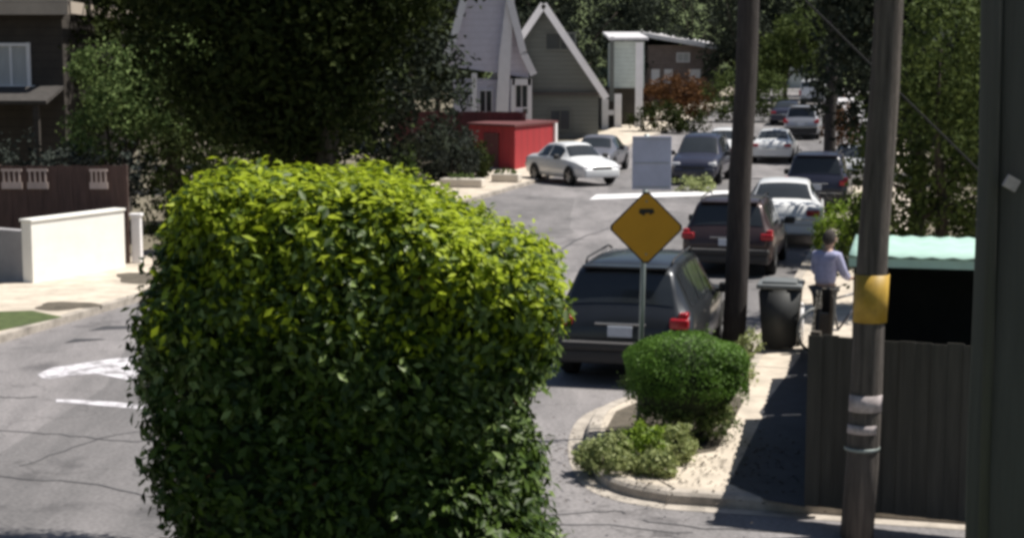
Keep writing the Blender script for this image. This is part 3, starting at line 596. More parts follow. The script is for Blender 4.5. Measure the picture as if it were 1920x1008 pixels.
# mint-roofed open shed
def shed():
    a = G(1592, 487, 2.18); b = G(1900, 495, 2.18)
    a = P(1592, 478, 16.6); u0, v0 = uv(a.x, a.y); zr = a.z; Wd, Dp = 4.2, 2.1
    root = empty('shed', (a.x, a.y, KH), -TH); tag(root, 'open dark shed with a mint green metal roof behind the fence', 'shed'); h = zr-KH
    mb = MB(); n_ = 40
    prof = [(Wd*i/n_, .009*math.cos(i*math.pi)) for i in range(n_+1)]
    vs = [(x, 0, h+z) for x, z in prof]+[(x, Dp, h+.0+z) for x, z in prof]+[(x, 0, h+z-.02) for x, z in prof]+[(x, Dp, h-.02+z) for x, z in prof]; w = n_+1
    fs = []
    for i in range(n_): fs += [(i, i+1, w+i+1, w+i), (2*w+i, 3*w+i, 3*w+i+1, 2*w+i+1), (i, 2*w+i, 2*w+i+1, i+1), (w+i, w+i+1, 3*w+i+1, 3*w+i)]
    mb.add(vs, fs+[(0, w, 3*w, 2*w), (n_, 2*w+n_, 3*w+n_, w+n_)]); mb.build('roof', 'mint_metal', root, True)
    mb = MB(); mb.box((Wd/2, .03, h-.075), (Wd, .03, .09)); mb.build('fascia', 'mint_metal', root)
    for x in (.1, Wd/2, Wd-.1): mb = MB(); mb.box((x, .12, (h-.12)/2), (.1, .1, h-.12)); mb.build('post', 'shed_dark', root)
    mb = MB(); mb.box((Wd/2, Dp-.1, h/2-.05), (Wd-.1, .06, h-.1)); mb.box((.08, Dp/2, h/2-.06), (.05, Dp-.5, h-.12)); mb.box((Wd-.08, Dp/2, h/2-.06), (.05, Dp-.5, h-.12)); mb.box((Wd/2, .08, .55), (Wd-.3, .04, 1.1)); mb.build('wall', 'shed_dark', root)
    return root
shed()

# ------------------------------------------------------------ wheeled bin, covered scooter, small things on the pavement
def wheelie(g, rz, label, hgt=.98):
    root = empty('wheeled_bin', tuple(g), rz); tag(root, label, 'bin'); w0, w1 = .24, .30
    bm = bmesh.new(); bmesh.ops.create_cube(bm, size=1)
    for v in bm.verts:
        k = w1 if v.co.z > 0 else w0; v.co = Vector((math.copysign(k, v.co.x), math.copysign(k*1.1, v.co.y), .06 if v.co.z < 0 else hgt-.08))
    bmesh.ops.bevel(bm, geom=bm.edges[:], offset=.03, segments=2, affect='EDGES'); MB().bm(bm).build('bin_body', 'bin_grey', root, True)
    mb = MB(); mb.rbox((0, 0, hgt-.03), (.66, .72, .07), .025); mb.rbox((0, -.02, hgt+.02), (.5, .5, .05), .02); mb.build('lid', 'lid_grey', root, True)
    for s_ in (-1, 1): mb = MB(); mb.tube([(s_*.22, .3, .1), (s_*.28, .3, .1)], .1, 14); mb.build('wheel', 'tyre', root, True)
    mb = MB(); mb.tube([(-.25, .36, hgt-.1), (-.25, .42, hgt-.06), (.25, .42, hgt-.06), (.25, .36, hgt-.1)], .016, 6); mb.build('handle', 'bin_grey', root, True); return root
wheelie(G(1462, 652, KH), -TH, 'dark grey wheeled bin standing at the back of the pavement')
def bicycle(g, rz):
    root = empty('bicycle', tuple(g), rz); tag(root, 'bicycle held by the person in the lilac top behind the low fence', 'bicycle')
    for y in (-.52, .52):
        mb = MB(); k = 24
        for a in range(k):
            pass
        n2 = 8
        for i_ in range(k):
            t = 2*math.pi*i_/k
            for j_ in range(n2): q = 2*math.pi*j_/n2; rr = .31+.024*math.cos(q); mb.v.append((.024*math.sin(q), y+rr*math.cos(t), .335+rr*math.sin(t)))
        mb.f = [(i_*n2+j_, i_*n2+(j_+1) % n2, ((i_+1) % k)*n2+(j_+1) % n2, ((i_+1) % k)*n2+j_) for i_ in range(k) for j_ in range(n2)]
        wl = mb.build('wheel', 'lid_grey', root, True); mb = MB()
        mb.tube([(-.04, y, .335), (.04, y, .335)], .025, 8); mb.build('hub', 'galv', wl, True)
        mb = MB()
        for a in range(12): t = math.pi*a/12; mb.tube([(0, y-.29*math.cos(t), .335-.29*math.sin(t)), (0, y+.29*math.cos(t), .335+.29*math.sin(t))], .002, 4)
        mb.build('spokes', 'galv', wl)
    mb = MB()
    for a, b in (((0, -.52, .335), (0, -.10, .30)), ((0, -.10, .30), (0, -.24, .86)), ((0, -.52, .335), (0, -.21, .76)), ((0, -.21, .76), (0, .33, .84)), ((0, -.10, .30), (0, .35, .76)), ((0, .31, .95), (0, .37, .70)), ((0, .37, .70), (0, .52, .335))): mb.tube([a, b], .017, 8)
    mb.build('frame', 'car_grey', root, True)
    mb = MB(); mb.tube([(-.28, .24, 1.02), (-.1, .34, 1.0), (.1, .34, 1.0), (.28, .24, 1.02)], .014, 8); mb.build('handlebar', 'plastic_black', root, True)
    mb = MB(); mb.rbox((0, -.25, .90), (.13, .26, .06), .025); mb.build('saddle', 'plastic_black', root, True)
bicycle(G(1580, 655, KH), R(-62))
def skin(name, verts, edges, radii, m, parent, sub=2):
    bm = bmesh.new(); sl = bm.verts.layers.skin.verify(); vs = []
    for i_, (v, rd) in enumerate(zip(verts, radii)):
        b_ = bm.verts.new(v); rr = rd if hasattr(rd, '__len__') else (rd, rd); b_[sl].radius = rr; b_[sl].use_root = (i_ == 0); vs.append(b_)
    for e_ in edges: bm.edges.new((vs[e_[0]], vs[e_[1]]))
    me = bpy.data.meshes.new(name); bm.to_mesh(me); bm.free(); o = bpy.data.objects.new(name, me); C.objects.link(o); me.materials.append(M[m]); o.parent = parent
    k = o.modifiers.new('skin', 'SKIN'); k.use_smooth_shade = True; k = o.modifiers.new('sub', 'SUBSURF'); k.levels = sub; k.render_levels = sub; return o
def person(g, rz):
    root = empty('person', tuple(g), rz); tag(root, 'person in a pale lilac hooded top and dark trousers holding a bicycle', 'person')
    V = [(0, 0, .93), (0, .02, 1.10), (0, .05, 1.28), (0, .07, 1.40), (0, .09, 1.47), (0, .12, 1.56), (0, .15, 1.66),      # 0-6 pelvis to head
         (-.17, .06, 1.38), (-.24, .12, 1.14), (-.20, .34, 1.04), (-.19, .42, 1.02), (.17, .06, 1.38), (.24, .12, 1.14), (.20, .34, 1.04), (.19, .42, 1.02),
         (-.10, 0, .86), (-.11, .06, .48), (-.11, -.04, .09), (-.11, .12, .04), (.10, 0, .86), (.12, -.02, .48), (.12, -.14, .09), (.12, .02, .04)]
    Ed = [(0, 1), (1, 2), (2, 3), (3, 4), (4, 5), (5, 6), (3, 7), (7, 8), (8, 9), (9, 10), (3, 11), (11, 12), (12, 13), (13, 14), (0, 15), (15, 16), (16, 17), (17, 18), (0, 19), (19, 20), (20, 21), (21, 22)]
    Rd = [(.14, .10), (.13, .09), (.15, .10), (.10, .08), .052, (.075, .09), (.075, .09), .058, .045, .036, .03, .058, .045, .036, .03, .085, .058, .042, .036, .085, .058, .042, .036]
    body = skin('body', V, Ed, Rd, 'skin_tone', root)
    # fingers curled round the grips
    for sg in (-1, 1):
        for f_ in range(4):
            x = sg*(.165+.018*f_); skin('finger', [(x, .44, 1.03), (x, .475, 1.045), (x, .495, 1.02), (x, .48, .995)], [(0, 1), (1, 2), (2, 3)], [.010, .009, .008, .007], 'skin_tone', body, 1)
        skin('thumb', [(sg*.165, .42, 1.01), (sg*.15, .45, .99), (sg*.155, .475, .985)], [(0, 1), (1, 2)], [.011, .010, .008], 'skin_tone', body, 1)
    skin('hooded_top', [V[i_] for i_ in (0, 1, 2, 3)]+[(0, .07, 1.475), V[7], V[8], V[9], V[11], V[12], V[13]], [(0, 1), (1, 2), (2, 3), (3, 4), (3, 5), (5, 6), (6, 7), (3, 8), (8, 9), (9, 10)],
         [(.19, .14), (.175, .13), (.19, .135), (.13, .11), .085, .085, .068, .052, .085, .068, .052], 'cover_blue', body)
    skin('trousers', [(0, 0, .95), V[15], V[16], V[17], V[19], V[20], V[21]], [(0, 1), (1, 2), (2, 3), (0, 4), (4, 5), (5, 6)], [(.165, .125), .105, .078, .066, .105, .078, .066], 'bin_grey', body)
    for sg, yy in ((-1, .04), (1, -.06)): mb = MB(); mb.rbox((sg*.115, yy, .05), (.10, .27, .10), .035); mb.build('shoe', 'plastic_black', body, True)
    bm = bmesh.new(); bmesh.ops.create_icosphere(bm, subdivisions=3, radius=1)
    for v in bm.verts: 
        z = v.co.z; v.co = Vector((v.co.x*.095, .115+v.co.y*.112-(.02 if z < 0 else 0), 1.645+z*.118))
        if v.co.y > .20 and v.co.z < 1.70: v.co.y = .165
    MB().bm(bm).build('hair', 'pole_dark', body, True)
    for sg in (-1, 1):
        mb = MB(); mb.rbox((sg*.032, .238, 1.635), (.026, .012, .012), .004); mb.build('eye', 'plastic_black', body, True)
        mb = MB(); mb.rbox((sg*.088, .14, 1.62), (.016, .035, .06), .007); mb.build('ear', 'skin_tone', body, True)
    mb = MB(); mb.rbox((0, .25, 1.605), (.022, .03, .045), .008); mb.build('nose', 'skin_tone', body, True)
    mb = MB(); mb.rbox((0, .238, 1.57), (.045, .01, .010), .003); mb.build('mouth', 'maroon_board', body, True)
mat('skin_tone', (.42, .27, .20), .6, .08, 6)
person(G(1543, 655, KH), R(-40))
g = G(1500, 640, KH); mb = MB(); mb.tube([(0, 0, 0), (0, 0, .55)], .05, 10); mb.tube([(0, 0, .55), (0, 0, .60)], [.06, .02], 10); o = mb.build('marker_post', 'white_trim', smooth=True); o.location = g; tag(o, 'short white marker post between the wheeled bin and the low fence', 'post')

# ------------------------------------------------------------ shrubs at the corner
g = G(1284, 822, KH); root = empty('clipped_shrub', tuple(g)); tag(root, 'rounded dome shrub with smooth green top in front of the charcoal SUV', 'shrub')
def dome():
    n = 16000; d = RNG.normal(size=(n, 3)); d[:, 2] = np.abs(d[:, 2])*1.0-.25; d /= np.linalg.norm(d, axis=1)[:, None]
    e_ = np.abs(d)**.72*np.sign(d); sc = np.array([.66, .55, .47]); p = e_*sc*(.93+.09*RNG.random(n))[:, None]*(1+.05*np.sin(d[:, 0]*7+1)+.04*np.cos(d[:, 2]*8+d[:, 0]*3))[:, None]; p[:, 2] += .70; p[:, 2] = np.maximum(p[:, 2], .12+.3*RNG.random(n))
    leaves_mesh(p, d, .034, 'foliage', 'leaf_dome', root, jitter=.5)
    q = .25; p2, n2 = blob_points([(0, 0, .38, .50, .42, .36), (-.3, -.1, .25, .3, .3, .25), (.3, -.05, .28, .3, .3, .26)], 5200, .08); leaves_mesh(p2, n2, .045, 'lower_foliage', 'leaf_mid', root)
    p2, n2 = blob_points([(0, 0, .70, .64, .54, .48)], 1500, .07); leaves_mesh(p2, n2, .045, 'shoots', 'leaf_mid', root)
    bm = bmesh.new(); bmesh.ops.create_icosphere(bm, subdivisions=3, radius=1)
    for v in bm.verts: v.co = Vector((v.co.x*.60, v.co.y*.5, .68+v.co.z*.46))
    MB().bm(bm).build('inner_body', 'core_green', root, True)
    mb = MB()
    for k in range(7): limb(mb, (random.uniform(-.12, .12), random.uniform(-.1, .1), -.05), (random.uniform(-.45, .45), random.uniform(-.3, .3), .55), .025, .012)
    mb.build('stem', 'bark', root, True)
dome()
for i, (px, py, r, h) in enumerate(((1150, 880, .26, .22), (1205, 872, .28, .26), (1262, 862, .26, .22), (1110, 868, .16, .13), (1235, 888, .20, .15))):
    g = G(px, py, KH); shrub('low_plant', ['pale leafy ground plant at the left of the kerb bed', 'tallest pale leafy plant at the foot of the sign post', 'pale ground plant at the right end of the kerb bed', 'smallest plant sprawling over the kerb at the bed corner', 'low plant at the very front edge of the kerb bed'][i], tuple(g), [(0, 0, h*.6, r, r, h)], 1500, .055, 'leaf_pale' if i != 1 else 'leaf_bright', 'ground plants in the kerb bed', 'plant', .06)
for i, (px, py, r, h) in enumerate(((1392, 720, .16, .32), (1350, 790, .14, .2), (1405, 668, .2, .28))):
    g = G(px, py, KH); shrub('low_plant', ['pale weedy plant just right of the dome shrub', 'thin weedy plant at the right foot of the dome shrub', 'scrubby plant at the foot of the dark timber pole'][i], tuple(g), [(0, 0, h*.6, r, r, h*.6)], 500, .055, 'leaf_pale', None, 'plant', .07)
a, b, c, d = G(1105, 374), G(1400, 364), G(1400, 356), G(1118, 365)
sheet('road_marking', [tuple(p.xy) for p in (a, b, c, d)], .004, 'white_trim')
# bright bush behind shed, trees on the right
g = P(1595, 420, 33); shrub('bush', 'bright yellow-green bush behind the left end of the mint shed', (g.x, g.y, KH), [(0, 0, .9, .62, .5, .55), (.45, .2, 1.05, .5, .5, .5), (-.35, .1, .6, .45, .4, .5)], 4500, .085, 'leaf_bright', clump=.14)
def T(px, D, **k): x = (px-960)/F*D; return (x, D, gxy(x, D))
tree('leafy_tree', 'olive leafy tree overhanging the mint shed between the two right poles', 'tree', T(1770, 27), 2.2, .14, [(-.2, 0, 3.0, 1.0, .9, 1.1), (.7, .2, 3.4, 1.0, 1, 1.4), (-.1, 0, 4.6, 1.0, 1.1, 1.2), (.6, .1, 2.1, .8, .7, .8), (-.9, .3, 2.3, .6, .6, .7), (.1, .2, 1.3, 1.0, .8, .9), (1.1, .2, 1.4, .8, .7, .9), (-.9, .4, 1.2, .7, .6, .8)], 17000, .11, 'leaf_olive', clump=.28)
tree('leafy_tree', 'darker tall tree rising behind the olive tree on the right', 'tree', T(1720, 36), 3, .2, [(0, 0, 4.2, 2.2, 2, 2.2), (1.6, .5, 5.5, 2, 2, 2), (-.9, 0, 6, 1.6, 1.6, 1.6), (2.8, 0, 3, 1.6, 1.6, 2)], 15000, .20, 'leaf_far', clump=.5)
# dark tree above the hedge
tree('dense_tree', 'dense dark evergreen tree rising right behind the foreground hedge', 'tree', (-1.55, 13.6, 0), 3.0, .2,
     [(-.45, 0, 4.5, 1.0, 1.0, 1.0), (.36, 0, 5.2, .80, .9, .95), (-.3, -.2, 4.4, .75, .6, .7), (-.1, 0, 5.9, 1.25, 1.2, 1.2), (-.25, -.1, 4.05, .62, .7, .65), (-.8, .1, 4.9, .8, .8, 1.2), (-.1, 0, 7.1, 1.1, 1.1, 1.1)], 52000, .075, 'leaf_dark', clump=.2)
# ------------------------------------------------------------ left property
a, b = G(65, 528, KH), G(222, 508, KH); a.y -= .0
def wall_box(name, label, p, q, h, t, m, cap=None, z0=KH):
    p, q = Vector((p[0], p[1], 0)), Vector((q[0], q[1], 0)); L = (q-p).length; root = empty(name, (p.x, p.y, z0), math.atan2(q.y-p.y, q.x-p.x)); tag(root, label, 'wall')
    mb = MB(); mb.rbox((L/2, t/2, h/2-.05), (L, t, h+.1), .015); mb.build('wall_face', m, root)
    if cap: mb = MB(); mb.rbox((L/2, t/2, h+.028), (L+.04, t+.06, .05), .012); mb.build('coping', cap, root)
    return root
A1, A2 = G(62, 530, KH), G(236, 500, KH)
wall_box('garden_wall', 'bright white rendered wall beside the left pavement', (A1.x, A1.y), (A2.x, A2.y), 1.17, .25, 'white_stucco', 'white_stucco')
A0 = G(-160, 512, KH); wall_box('garden_wall', 'grey shaded wall joining the left end of the white wall', (A0.x, A0.y+.4), (A1.x-.03, A1.y+.12), .98, .22, 'shaded_stucco', None)  # unlit return of the white wall; its shade is put into the grey colour
g = G(258, 492, KH); mb = MB(); mb.rbox((0, 0, .5), (.2, .2, 1.0), .02); mb.rbox((0, 0, 1.02), (.26, .26, .06), .015); o = mb.build('gate_pier', 'white_trim'); o.location = g; tag(o, 'narrow white gate pier at the right end of the white wall', 'pier')
g = G(238, 492, KH); root = empty('letter_box', tuple(g)); tag(root, 'small dark letter box with pale front beside the white pier', 'letter box')
mb = MB(); mb.box((-.05, 0, .2), (.06, .06, .42)); mb.build('stand', 'plastic_black', root); mb = MB(); mb.rbox((-.03, 0, .52), (.26, .3, .3), .04); bx_ = mb.build('box', 'plastic_black', root); mb = MB(); mb.rbox((.0, -.152, .50), (.14, .01, .16), .004); mb.build('flap', 'pale_board', bx_)
# brown fence above the wall, with a pale lattice top
p0, p1 = Vector((A0.x-1.5, A0.y+1.6)), Vector((A2.x-.05, A2.y+.5)); g0 = P(0, 305, 33.5)
root = board_fence('tall_board_fence', 'brown board fence with pale top openings above the white wall', (p0.x, p0.y), (p1.x, p1.y), 2.05, 'brown_board', 'brown_board', .16)
L = (p1-p0).length; mb = MB(); 
for (x0, x1) in ((.40, .50), (.52, .60), (.62, .70), (.86, .93)):
    xa, xb = L*x0, L*x1; mb = MB(); mb.box(((xa+xb)/2, -.06, 1.98), (xb-xa, .03, .05)); mb.box(((xa+xb)/2, -.06, 1.66), (xb-xa, .03, .14))
    for k in range(4): mb.box((xa+(xb-xa)*(k+.5)/4, -.062, 1.82), (.035, .025, .30))
    mb.build('lattice', 'pale_board', root)
# wall-side shade of house
def dark_house():
    D = 41.; s = D/F; X1 = (140-960)*s; root = empty('house', (X1, D, 0)); tag(root, 'dark brown two storey house at the upper left behind the fence', 'house')
    mb = MB(); mb.box((-4.5, 3.5, 3.3), (8.6, 7, 6.6)); mb.build('wall', 'dark_wall', root)
    ze = P(60, 22, D-.5).z; mb = MB(); mb.slab([(-9.6, -.6, ze+.1), (.15, -.6, ze+.1), (.15, 3.6, ze+2.2), (-9.6, 3.6, ze+2.2)], .14); mb.slab([(.15, 7.8, ze+.1), (-9.6, 7.8, ze+.1), (-9.6, 3.6, ze+2.2), (.15, 3.6, ze+2.2)], .14); rf = mb.build('roof', 'roof_dark', root)
    mb = MB(); mb.box((-4.7, -.635, ze+.10), (9.7, .05, .36)); mb.box((.18, 3.5, ze+.1), (.05, 8.2, .3)); mb.build('fascia', 'beige', rf)
    z1, z0_ = P(0, 84, D).z, P(0, 162, D).z
    for (xa, xb) in ((-20, 62), (-160, -60)):
        wa, wb = (xa-960)*s-X1, (xb-960)*s-X1; w = wb-wa; xc = (wa+wb)/2; h = z1-z0_; zc2 = (z0_+z1)/2
        mb = MB(); 
        mb.box((wa, -.04, zc2), (.09, .08, h+.1)); mb.box((wb, -.04, zc2), (.09, .08, h+.1)); mb.box((xc, -.045, z1), (w+.1, .09, .08)); mb.box((xc, -.05, z0_-.03), (w+.3, .14, .10)); mb.box((xc+w*.1, -.035, zc2), (.06, .06, h))
        wn = mb.build('window', 'white_trim', root); mb = MB(); mb.box((xc, -.010, zc2), (w, .01, h)); mb.build('pane', 'curtain', wn)
    mb = MB(); z = P(0, 176, D-1.2).z; mb.slab([(-9, -1.6, z-.25), (-.2, -1.6, z-.25), (-.2, -.01, z+.1), (-9, -.01, z+.1)], .09); mb.build('porch_roof', 'roof_dark', root)
    for x in (-.5, -3.0, -5.5): mb = MB(); mb.box((x, -1.45, (z-.25)/2), (.14, .14, z-.25)); mb.build('porch_post', 'dark_wall', root)
dark_house()
tree('leafy_tree', 'sun-flecked small tree in front of the dark brown house', 'tree', T(215, 36.5), 1.6, .1, [(-.35, 0, 2.75, .8, .7, .6), (.3, 0, 3.4, .9, .8, .8), (-.2, .3, 4.1, .8, .8, .7), (1.0, .3, 3.5, .8, .8, 1.0), (1.6, .3, 4.3, .7, .7, .8)], 9000, .12, 'leaf_mid', clump=.25)
shrub('bush', 'dark low bush between the board fence and the dark house', T(60, 36), [(0, 0, 1.9, 1.6, .8, .7), (1.6, 0, 1.8, 1.2, .7, .6), (-2.2, 0, 2.0, 1.4, .8, .8)], 5000, .13, 'leaf_grey', clump=.25)
tree('dense_tree', 'dark broad tree filling the space right of the dark house', 'tree', T(330, 43), 2.5, .25, [(0, 0, 3.2, 2.2, 2, 2.0), (-1.8, .5, 5.2, 2.2, 2, 2), (1.6, .3, 5.2, 2.4, 2, 2.4), (2.5, 0, 2.9, 1.8, 1.6, 1.6), (-.8, 1, 7, 2.4, 2.4, 2), (3.8, .4, 4.6, 1.8, 1.8, 2.4)], 22000, .2, 'leaf_dark', clump=.45)
shrub('bush', 'dark shrub beside the white gate pier left of the hedge', T(345, 35.5), [(0, 0, .9, .9, .7, .9), (.9, .4, 1.1, .9, .7, 1.0), (-.2, .5, 1.9, 1.0, .7, .9), (1.0, .5, 2.2, 1.1, .7, 1.0)], 7000, .11, 'leaf_dark', clump=.22)
shrub('roadside_shrub', 'tall grey-green shrub at the dark left side of the red shed', T(868, 62), [(0.1, 0, .8, .5, .6, .8), (-.7, 0, 1.0, .7, .6, 1.1)], 2600, .14, 'leaf_grey', 'shrubs by the far pavement', clump=.22)
tree('dense_tree', 'dark trees between the brown house and the white gabled house', 'tree', T(620, 56), 2.5, .25, [(0, 0, 3, 3, 2, 2.6), (-2.6, .5, 4.5, 3, 2, 3), (2.4, .3, 3.4, 2.6, 2, 2.6), (.6, .3, 6.2, 3, 2.2, 2.6)], 14000, .26, 'leaf_far', clump=.55)

# ------------------------------------------------------------ far left side: shrubs, fence, houses
for i, (px, D, w, h, m, lab) in enumerate(((790, 60, 1.0, 1.0, 'leaf_grey', 'grey-green shrub at the left of the far fence'), (850, 59.5, .9, 1.15, 'leaf_grey', 'rounded grey shrub in the middle of the far fence'), (888, 60.5, .6, .8, 'leaf_dark', 'dark shrub before the left end of the red shed'), (745, 58, .7, .8, 'leaf_mid', 'lighter green shrub above the right shoulder of the hedge'))):
    shrub('roadside_shrub', lab, T(px, D), [(0, 0, h*.75, w, .8, h), (w*.5, .1, h*.9, w*.6, .6, h*.8), (-w*.6, 0, h*.6, w*.6, .6, h*.6)], 2600, .14, m, 'shrubs by the far pavement', clump=.25)
xa, xb = P(735, 200, 70).x, P(985, 200, 70).x; board_fence('board_fence', 'maroon board fence below the white gabled house', (xa, 70.5), (xb, 69.5), 2.15, 'maroon_board', 'maroon_board', .2, z0=.2)
for i, (q, lab) in enumerate((((868, 357, .9, .22), 'low pale kerbside planter beyond the hedge'), ((950, 347, .6, .18), 'smaller pale planter left of the white sedan by the red shed'))):
    g = G(q[0], q[1], 0); root = empty('planter', (g.x, g.y, KH), -TH); tag(root, lab, 'planter'); mb = MB(); mb.rbox((0, 0, .15), (q[2]*1.7, .6, .3), .04); mb.build('tub', 'cream', root)
    p, nr = blob_points([(0, 0, .33, q[2]*.7, .22, .14)], 500, .06); leaves_mesh(p, nr, .08, 'foliage', 'leaf_mid', root)
def red_shed():
    p0, p1, p2 = Vector(P(880, 300, 67.5).xy), Vector(P(965, 300, 65).xy), Vector(P(1042, 300, 70).xy); bz = gxy(*p1); zt = P(980, 238, 65).z
    root = empty('shed', (p1.x, p1.y, bz)); tag(root, 'low red painted shed with a white corner board behind the far white sedan', 'shed'); p3 = p0+p2-p1
    mb = MB(); mb.prism([(q.x-p1.x, q.y-p1.y) for q in (p0, p1, p2, p3)], -.3, zt-bz); mb.build('wall', 'car_red_paint', root)
    c = (p0+p2)/2; mb = MB(); mb.prism([((q-c)*1.06+c-p1).to_tuple() for q in (p0, p1, p2, p3)], zt-bz+.004, zt-bz+.09); mb.build('roof', 'maroon_board', root)
    d = (p2-p1); a_ = math.atan2(d.y, d.x); mb = MB(); mb.box((d.x*.96+.05, d.y*.96-.06, (zt-bz)/2), (.24, .10, zt-bz), rz=a_); mb.build('corner_board', 'white_trim', root)
    d = (p1-p0); a_ = math.atan2(d.y, d.x); mb = MB(); mb.box((-d.x*.5, -d.y*.5-.03, .8), (1.0, .06, 1.5), rz=a_); mb.build('door', 'maroon_board', root)
mat('car_red_paint', (.34, .022, .028), .7, .2, 2, stretch=(6, 6, .6))
lined('car_red_paint', 1.2, .3, 'X'); red_shed()
def win(mb, root, x, y, z, w, h, par=None, fr='white_trim', gl='glass', fw=.09, dy=-1):
    m1 = MB(); m1.box((x-w/2-fw/2, y-.03, z), (fw, .08, h+2*fw)); m1.box((x+w/2+fw/2, y-.03, z), (fw, .08, h+2*fw)); m1.box((x, y-.031, z+h/2+fw/2), (w, .08, fw)); m1.box((x, y-.035, z-h/2-fw/2), (w, .10, fw)); m1.box((x, y-.026, z), (.04, .05, h))
    f = m1.build('window', fr, root); m2 = MB(); m2.box((x, y-.008, z), (w, .012, h)); m2.build('pane', gl, f); return f
def white_house():
    D = 78.; s = D/F; bz = gxy(-1, D); X = lambda px: (px-960)*s; Z = lambda py: P(0, py, D).z-bz
    x0 = X(915); root = empty('house', (x0, D, bz)); tag(root, 'tall lilac-white house with a steep flared gable', 'house'); X2 = lambda px: X(px)-x0
    ap = Z(-215); zl, zr_ = Z(112), Z(135)
    mb = MB(); mb.box((0, 4.5, 1.7), (X2(996)-X2(866), 8.6, Z(150)-.0)); mb.build('lower_wall', 'lavender_stucco', root)
    mb = MB(); mb.slab([(X2(842), 0, zl-.3), (X2(992), 0, zr_-.3), (.32*0+.05, 0, ap-.2)], -.2); o = mb.build('gable', 'lavender_stucco', root); 
    for sg, xt, zt_ in ((-1, X2(832), zl), (1, X2(1000), zr_)):
        pts = [(0, ap), (xt*.45, zt_+(ap-zt_)*.42), (xt*.78, zt_+(ap-zt_)*.10), (xt, zt_-.12)]
        mb = MB()
        for (a, b) in zip(pts, pts[1:]):
            q = [(a[0], -.45, a[1]), (b[0], -.45, b[1]), (b[0], 8.5, b[1]), (a[0], 8.5, a[1])]; mb.slab(q if sg < 0 else q[::-1], .14)
        rf = mb.build('roof', 'pale_roof', root); mb = MB()
        for (a, b) in zip(pts, pts[1:]):
            L = math.hypot(b[0]-a[0], b[1]-a[1]); mb.box(((a[0]+b[0])/2, -.50, (a[1]+b[1])/2), (L+.05, .07, .34), ry=-math.atan2(b[1]-a[1], b[0]-a[0]))
        mb.build('bargeboard', 'white_trim', rf)
    mb = MB(); xw = X2(948); mb.slab([(X2(926), -.35, 0), (X2(950), -.35, 0), (X2(958), -.35, Z(100)), (X2(968), -.35, Z(-60)), (X2(956), -.35, Z(-60)), (X2(936), -.35, Z(110))], -.34); mb.build('chimney', 'white_trim', root)
    for px, py0, py1, w in ((890, 137, 208, .26), (978, 148, 160, .9), (962, 148, 235, .18), (993, 148, 235, .2)):
        mb = MB(); mb.box((X2(px), -.22, (Z(py0)+Z(py1))/2), (w, .2, Z(py0)-Z(py1))); mb.build('porch_post' if w < .5 else 'lintel', 'white_trim', root)
    win(None, root, X2(911), -.21 if False else .19, Z(190), .55, 1.0, fw=.06); win(None, root, X2(978), .19, Z(180), .55, 1.1, fw=.06)
    mb = MB(); mb.box((X2(978), -.2, Z(222)), (.8, .16, .45)); mb.build('balustrade', 'white_trim', root)
white_house()
def green_house():
    D = 86.; s = D/F; bz = gxy(2, D); x0 = (1018-960)*s; X2 = lambda px: (px-1018)*s; Z = lambda py: P(0, py, D).z-bz
    root = empty('house', (x0, D, bz)); tag(root, 'grey-green gabled house beside the lilac-white house', 'house'); xr = X2(1130); zt, ze = Z(8), Z(176)
    mb = MB(); mb.box((0, 4.5, ze/2), (2*xr-.5, 8.8, ze)); mb.build('wall', 'green_siding', root)
    mb = MB(); mb.slab([(-xr+.2, .1, ze+.01), (xr-.2, .1, ze+.01), (0, .1, zt-.15)], -.15); mb.build('gable', 'green_siding', root)
    for sg in (-1, 1):
        q = [(0, -.45, zt), (sg*(xr+.15), -.45, ze-.2), (sg*(xr+.15), 9.2, ze-.2), (0, 9.2, zt)]; mb = MB(); mb.slab(q if sg < 0 else q[::-1], .14); rf = mb.build('roof', 'pale_roof', root)
        L = math.hypot(xr+.15, zt-ze+.2); mb = MB(); mb.box((sg*(xr+.15)/2, -.5, (zt+ze-.2)/2-.03), (L, .08, .36), ry=sg*math.atan2(zt-ze+.2, xr+.15)); mb.build('bargeboard', 'white_trim', rf)
    mb = MB(); mb.box((0, -.02, ze+.0), (2*xr-.4, .18, .18)); mb.build('band', 'roof_dark', root)
    win(None, root, X2(1050), .09, Z(78), 1.5, .8, fr='green_siding'); win(None, root, X2(1050), .09, Z(225), 1.0, 1.0, fr='green_siding')
green_house()
def porch_house():
    D = 94.; s = D/F; bz = gxy(7, D); x0 = (1180-960)*s; X2 = lambda px: (px-1180)*s; Z = lambda py: P(0, py, D).z-bz
    root = empty('house', (x0, D, bz)); tag(root, 'pale green house with tall white porch posts', 'house')
    mb = MB(); mb.box(((X2(1150)+X2(1206))/2, 3, (Z(78)+Z(165))/2), (X2(1206)-X2(1150), 6, Z(78)-Z(165))); mb.build('upper_wall', 'mint_wall', root)
    mb = MB(); mb.box(((X2(1128)+X2(1206))/2, 4, Z(165)/2), (X2(1206)-X2(1128), 4, Z(165))); mb.build('lower_wall', 'dark_wall', root)
    mb = MB(); mb.slab([(X2(1140), -.6, Z(76)), (X2(1212), -.6, Z(76)), (X2(1212), 6.6, Z(60)), (X2(1140), 6.6, Z(60))], .14); rf = mb.build('roof', 'pale_roof', root)
    for px, y0, y1, w in ((1133, 186, 268, .38), (1157, 176, 268, .40), (1196, 80, 260, .42)):
        mb = MB(); mb.box((X2(px), -.3, (Z(y0)+Z(y1))/2), (w, .3, Z(y0)-Z(y1))); mb.build('porch_post', 'white_trim', root)
    mb = MB(); mb.box(((X2(1128)+X2(1160))/2, -.26, Z(211)), (X2(1160)-X2(1128), .18, .28)); mb.build('porch_rail', 'white_trim', root)
    mb = MB(); mb.box((X2(1145), -.45, (Z(70)+Z(190))/2), (.24, .1, Z(70)-Z(190))); mb.build('downpipe', 'green_siding', root)
porch_house()
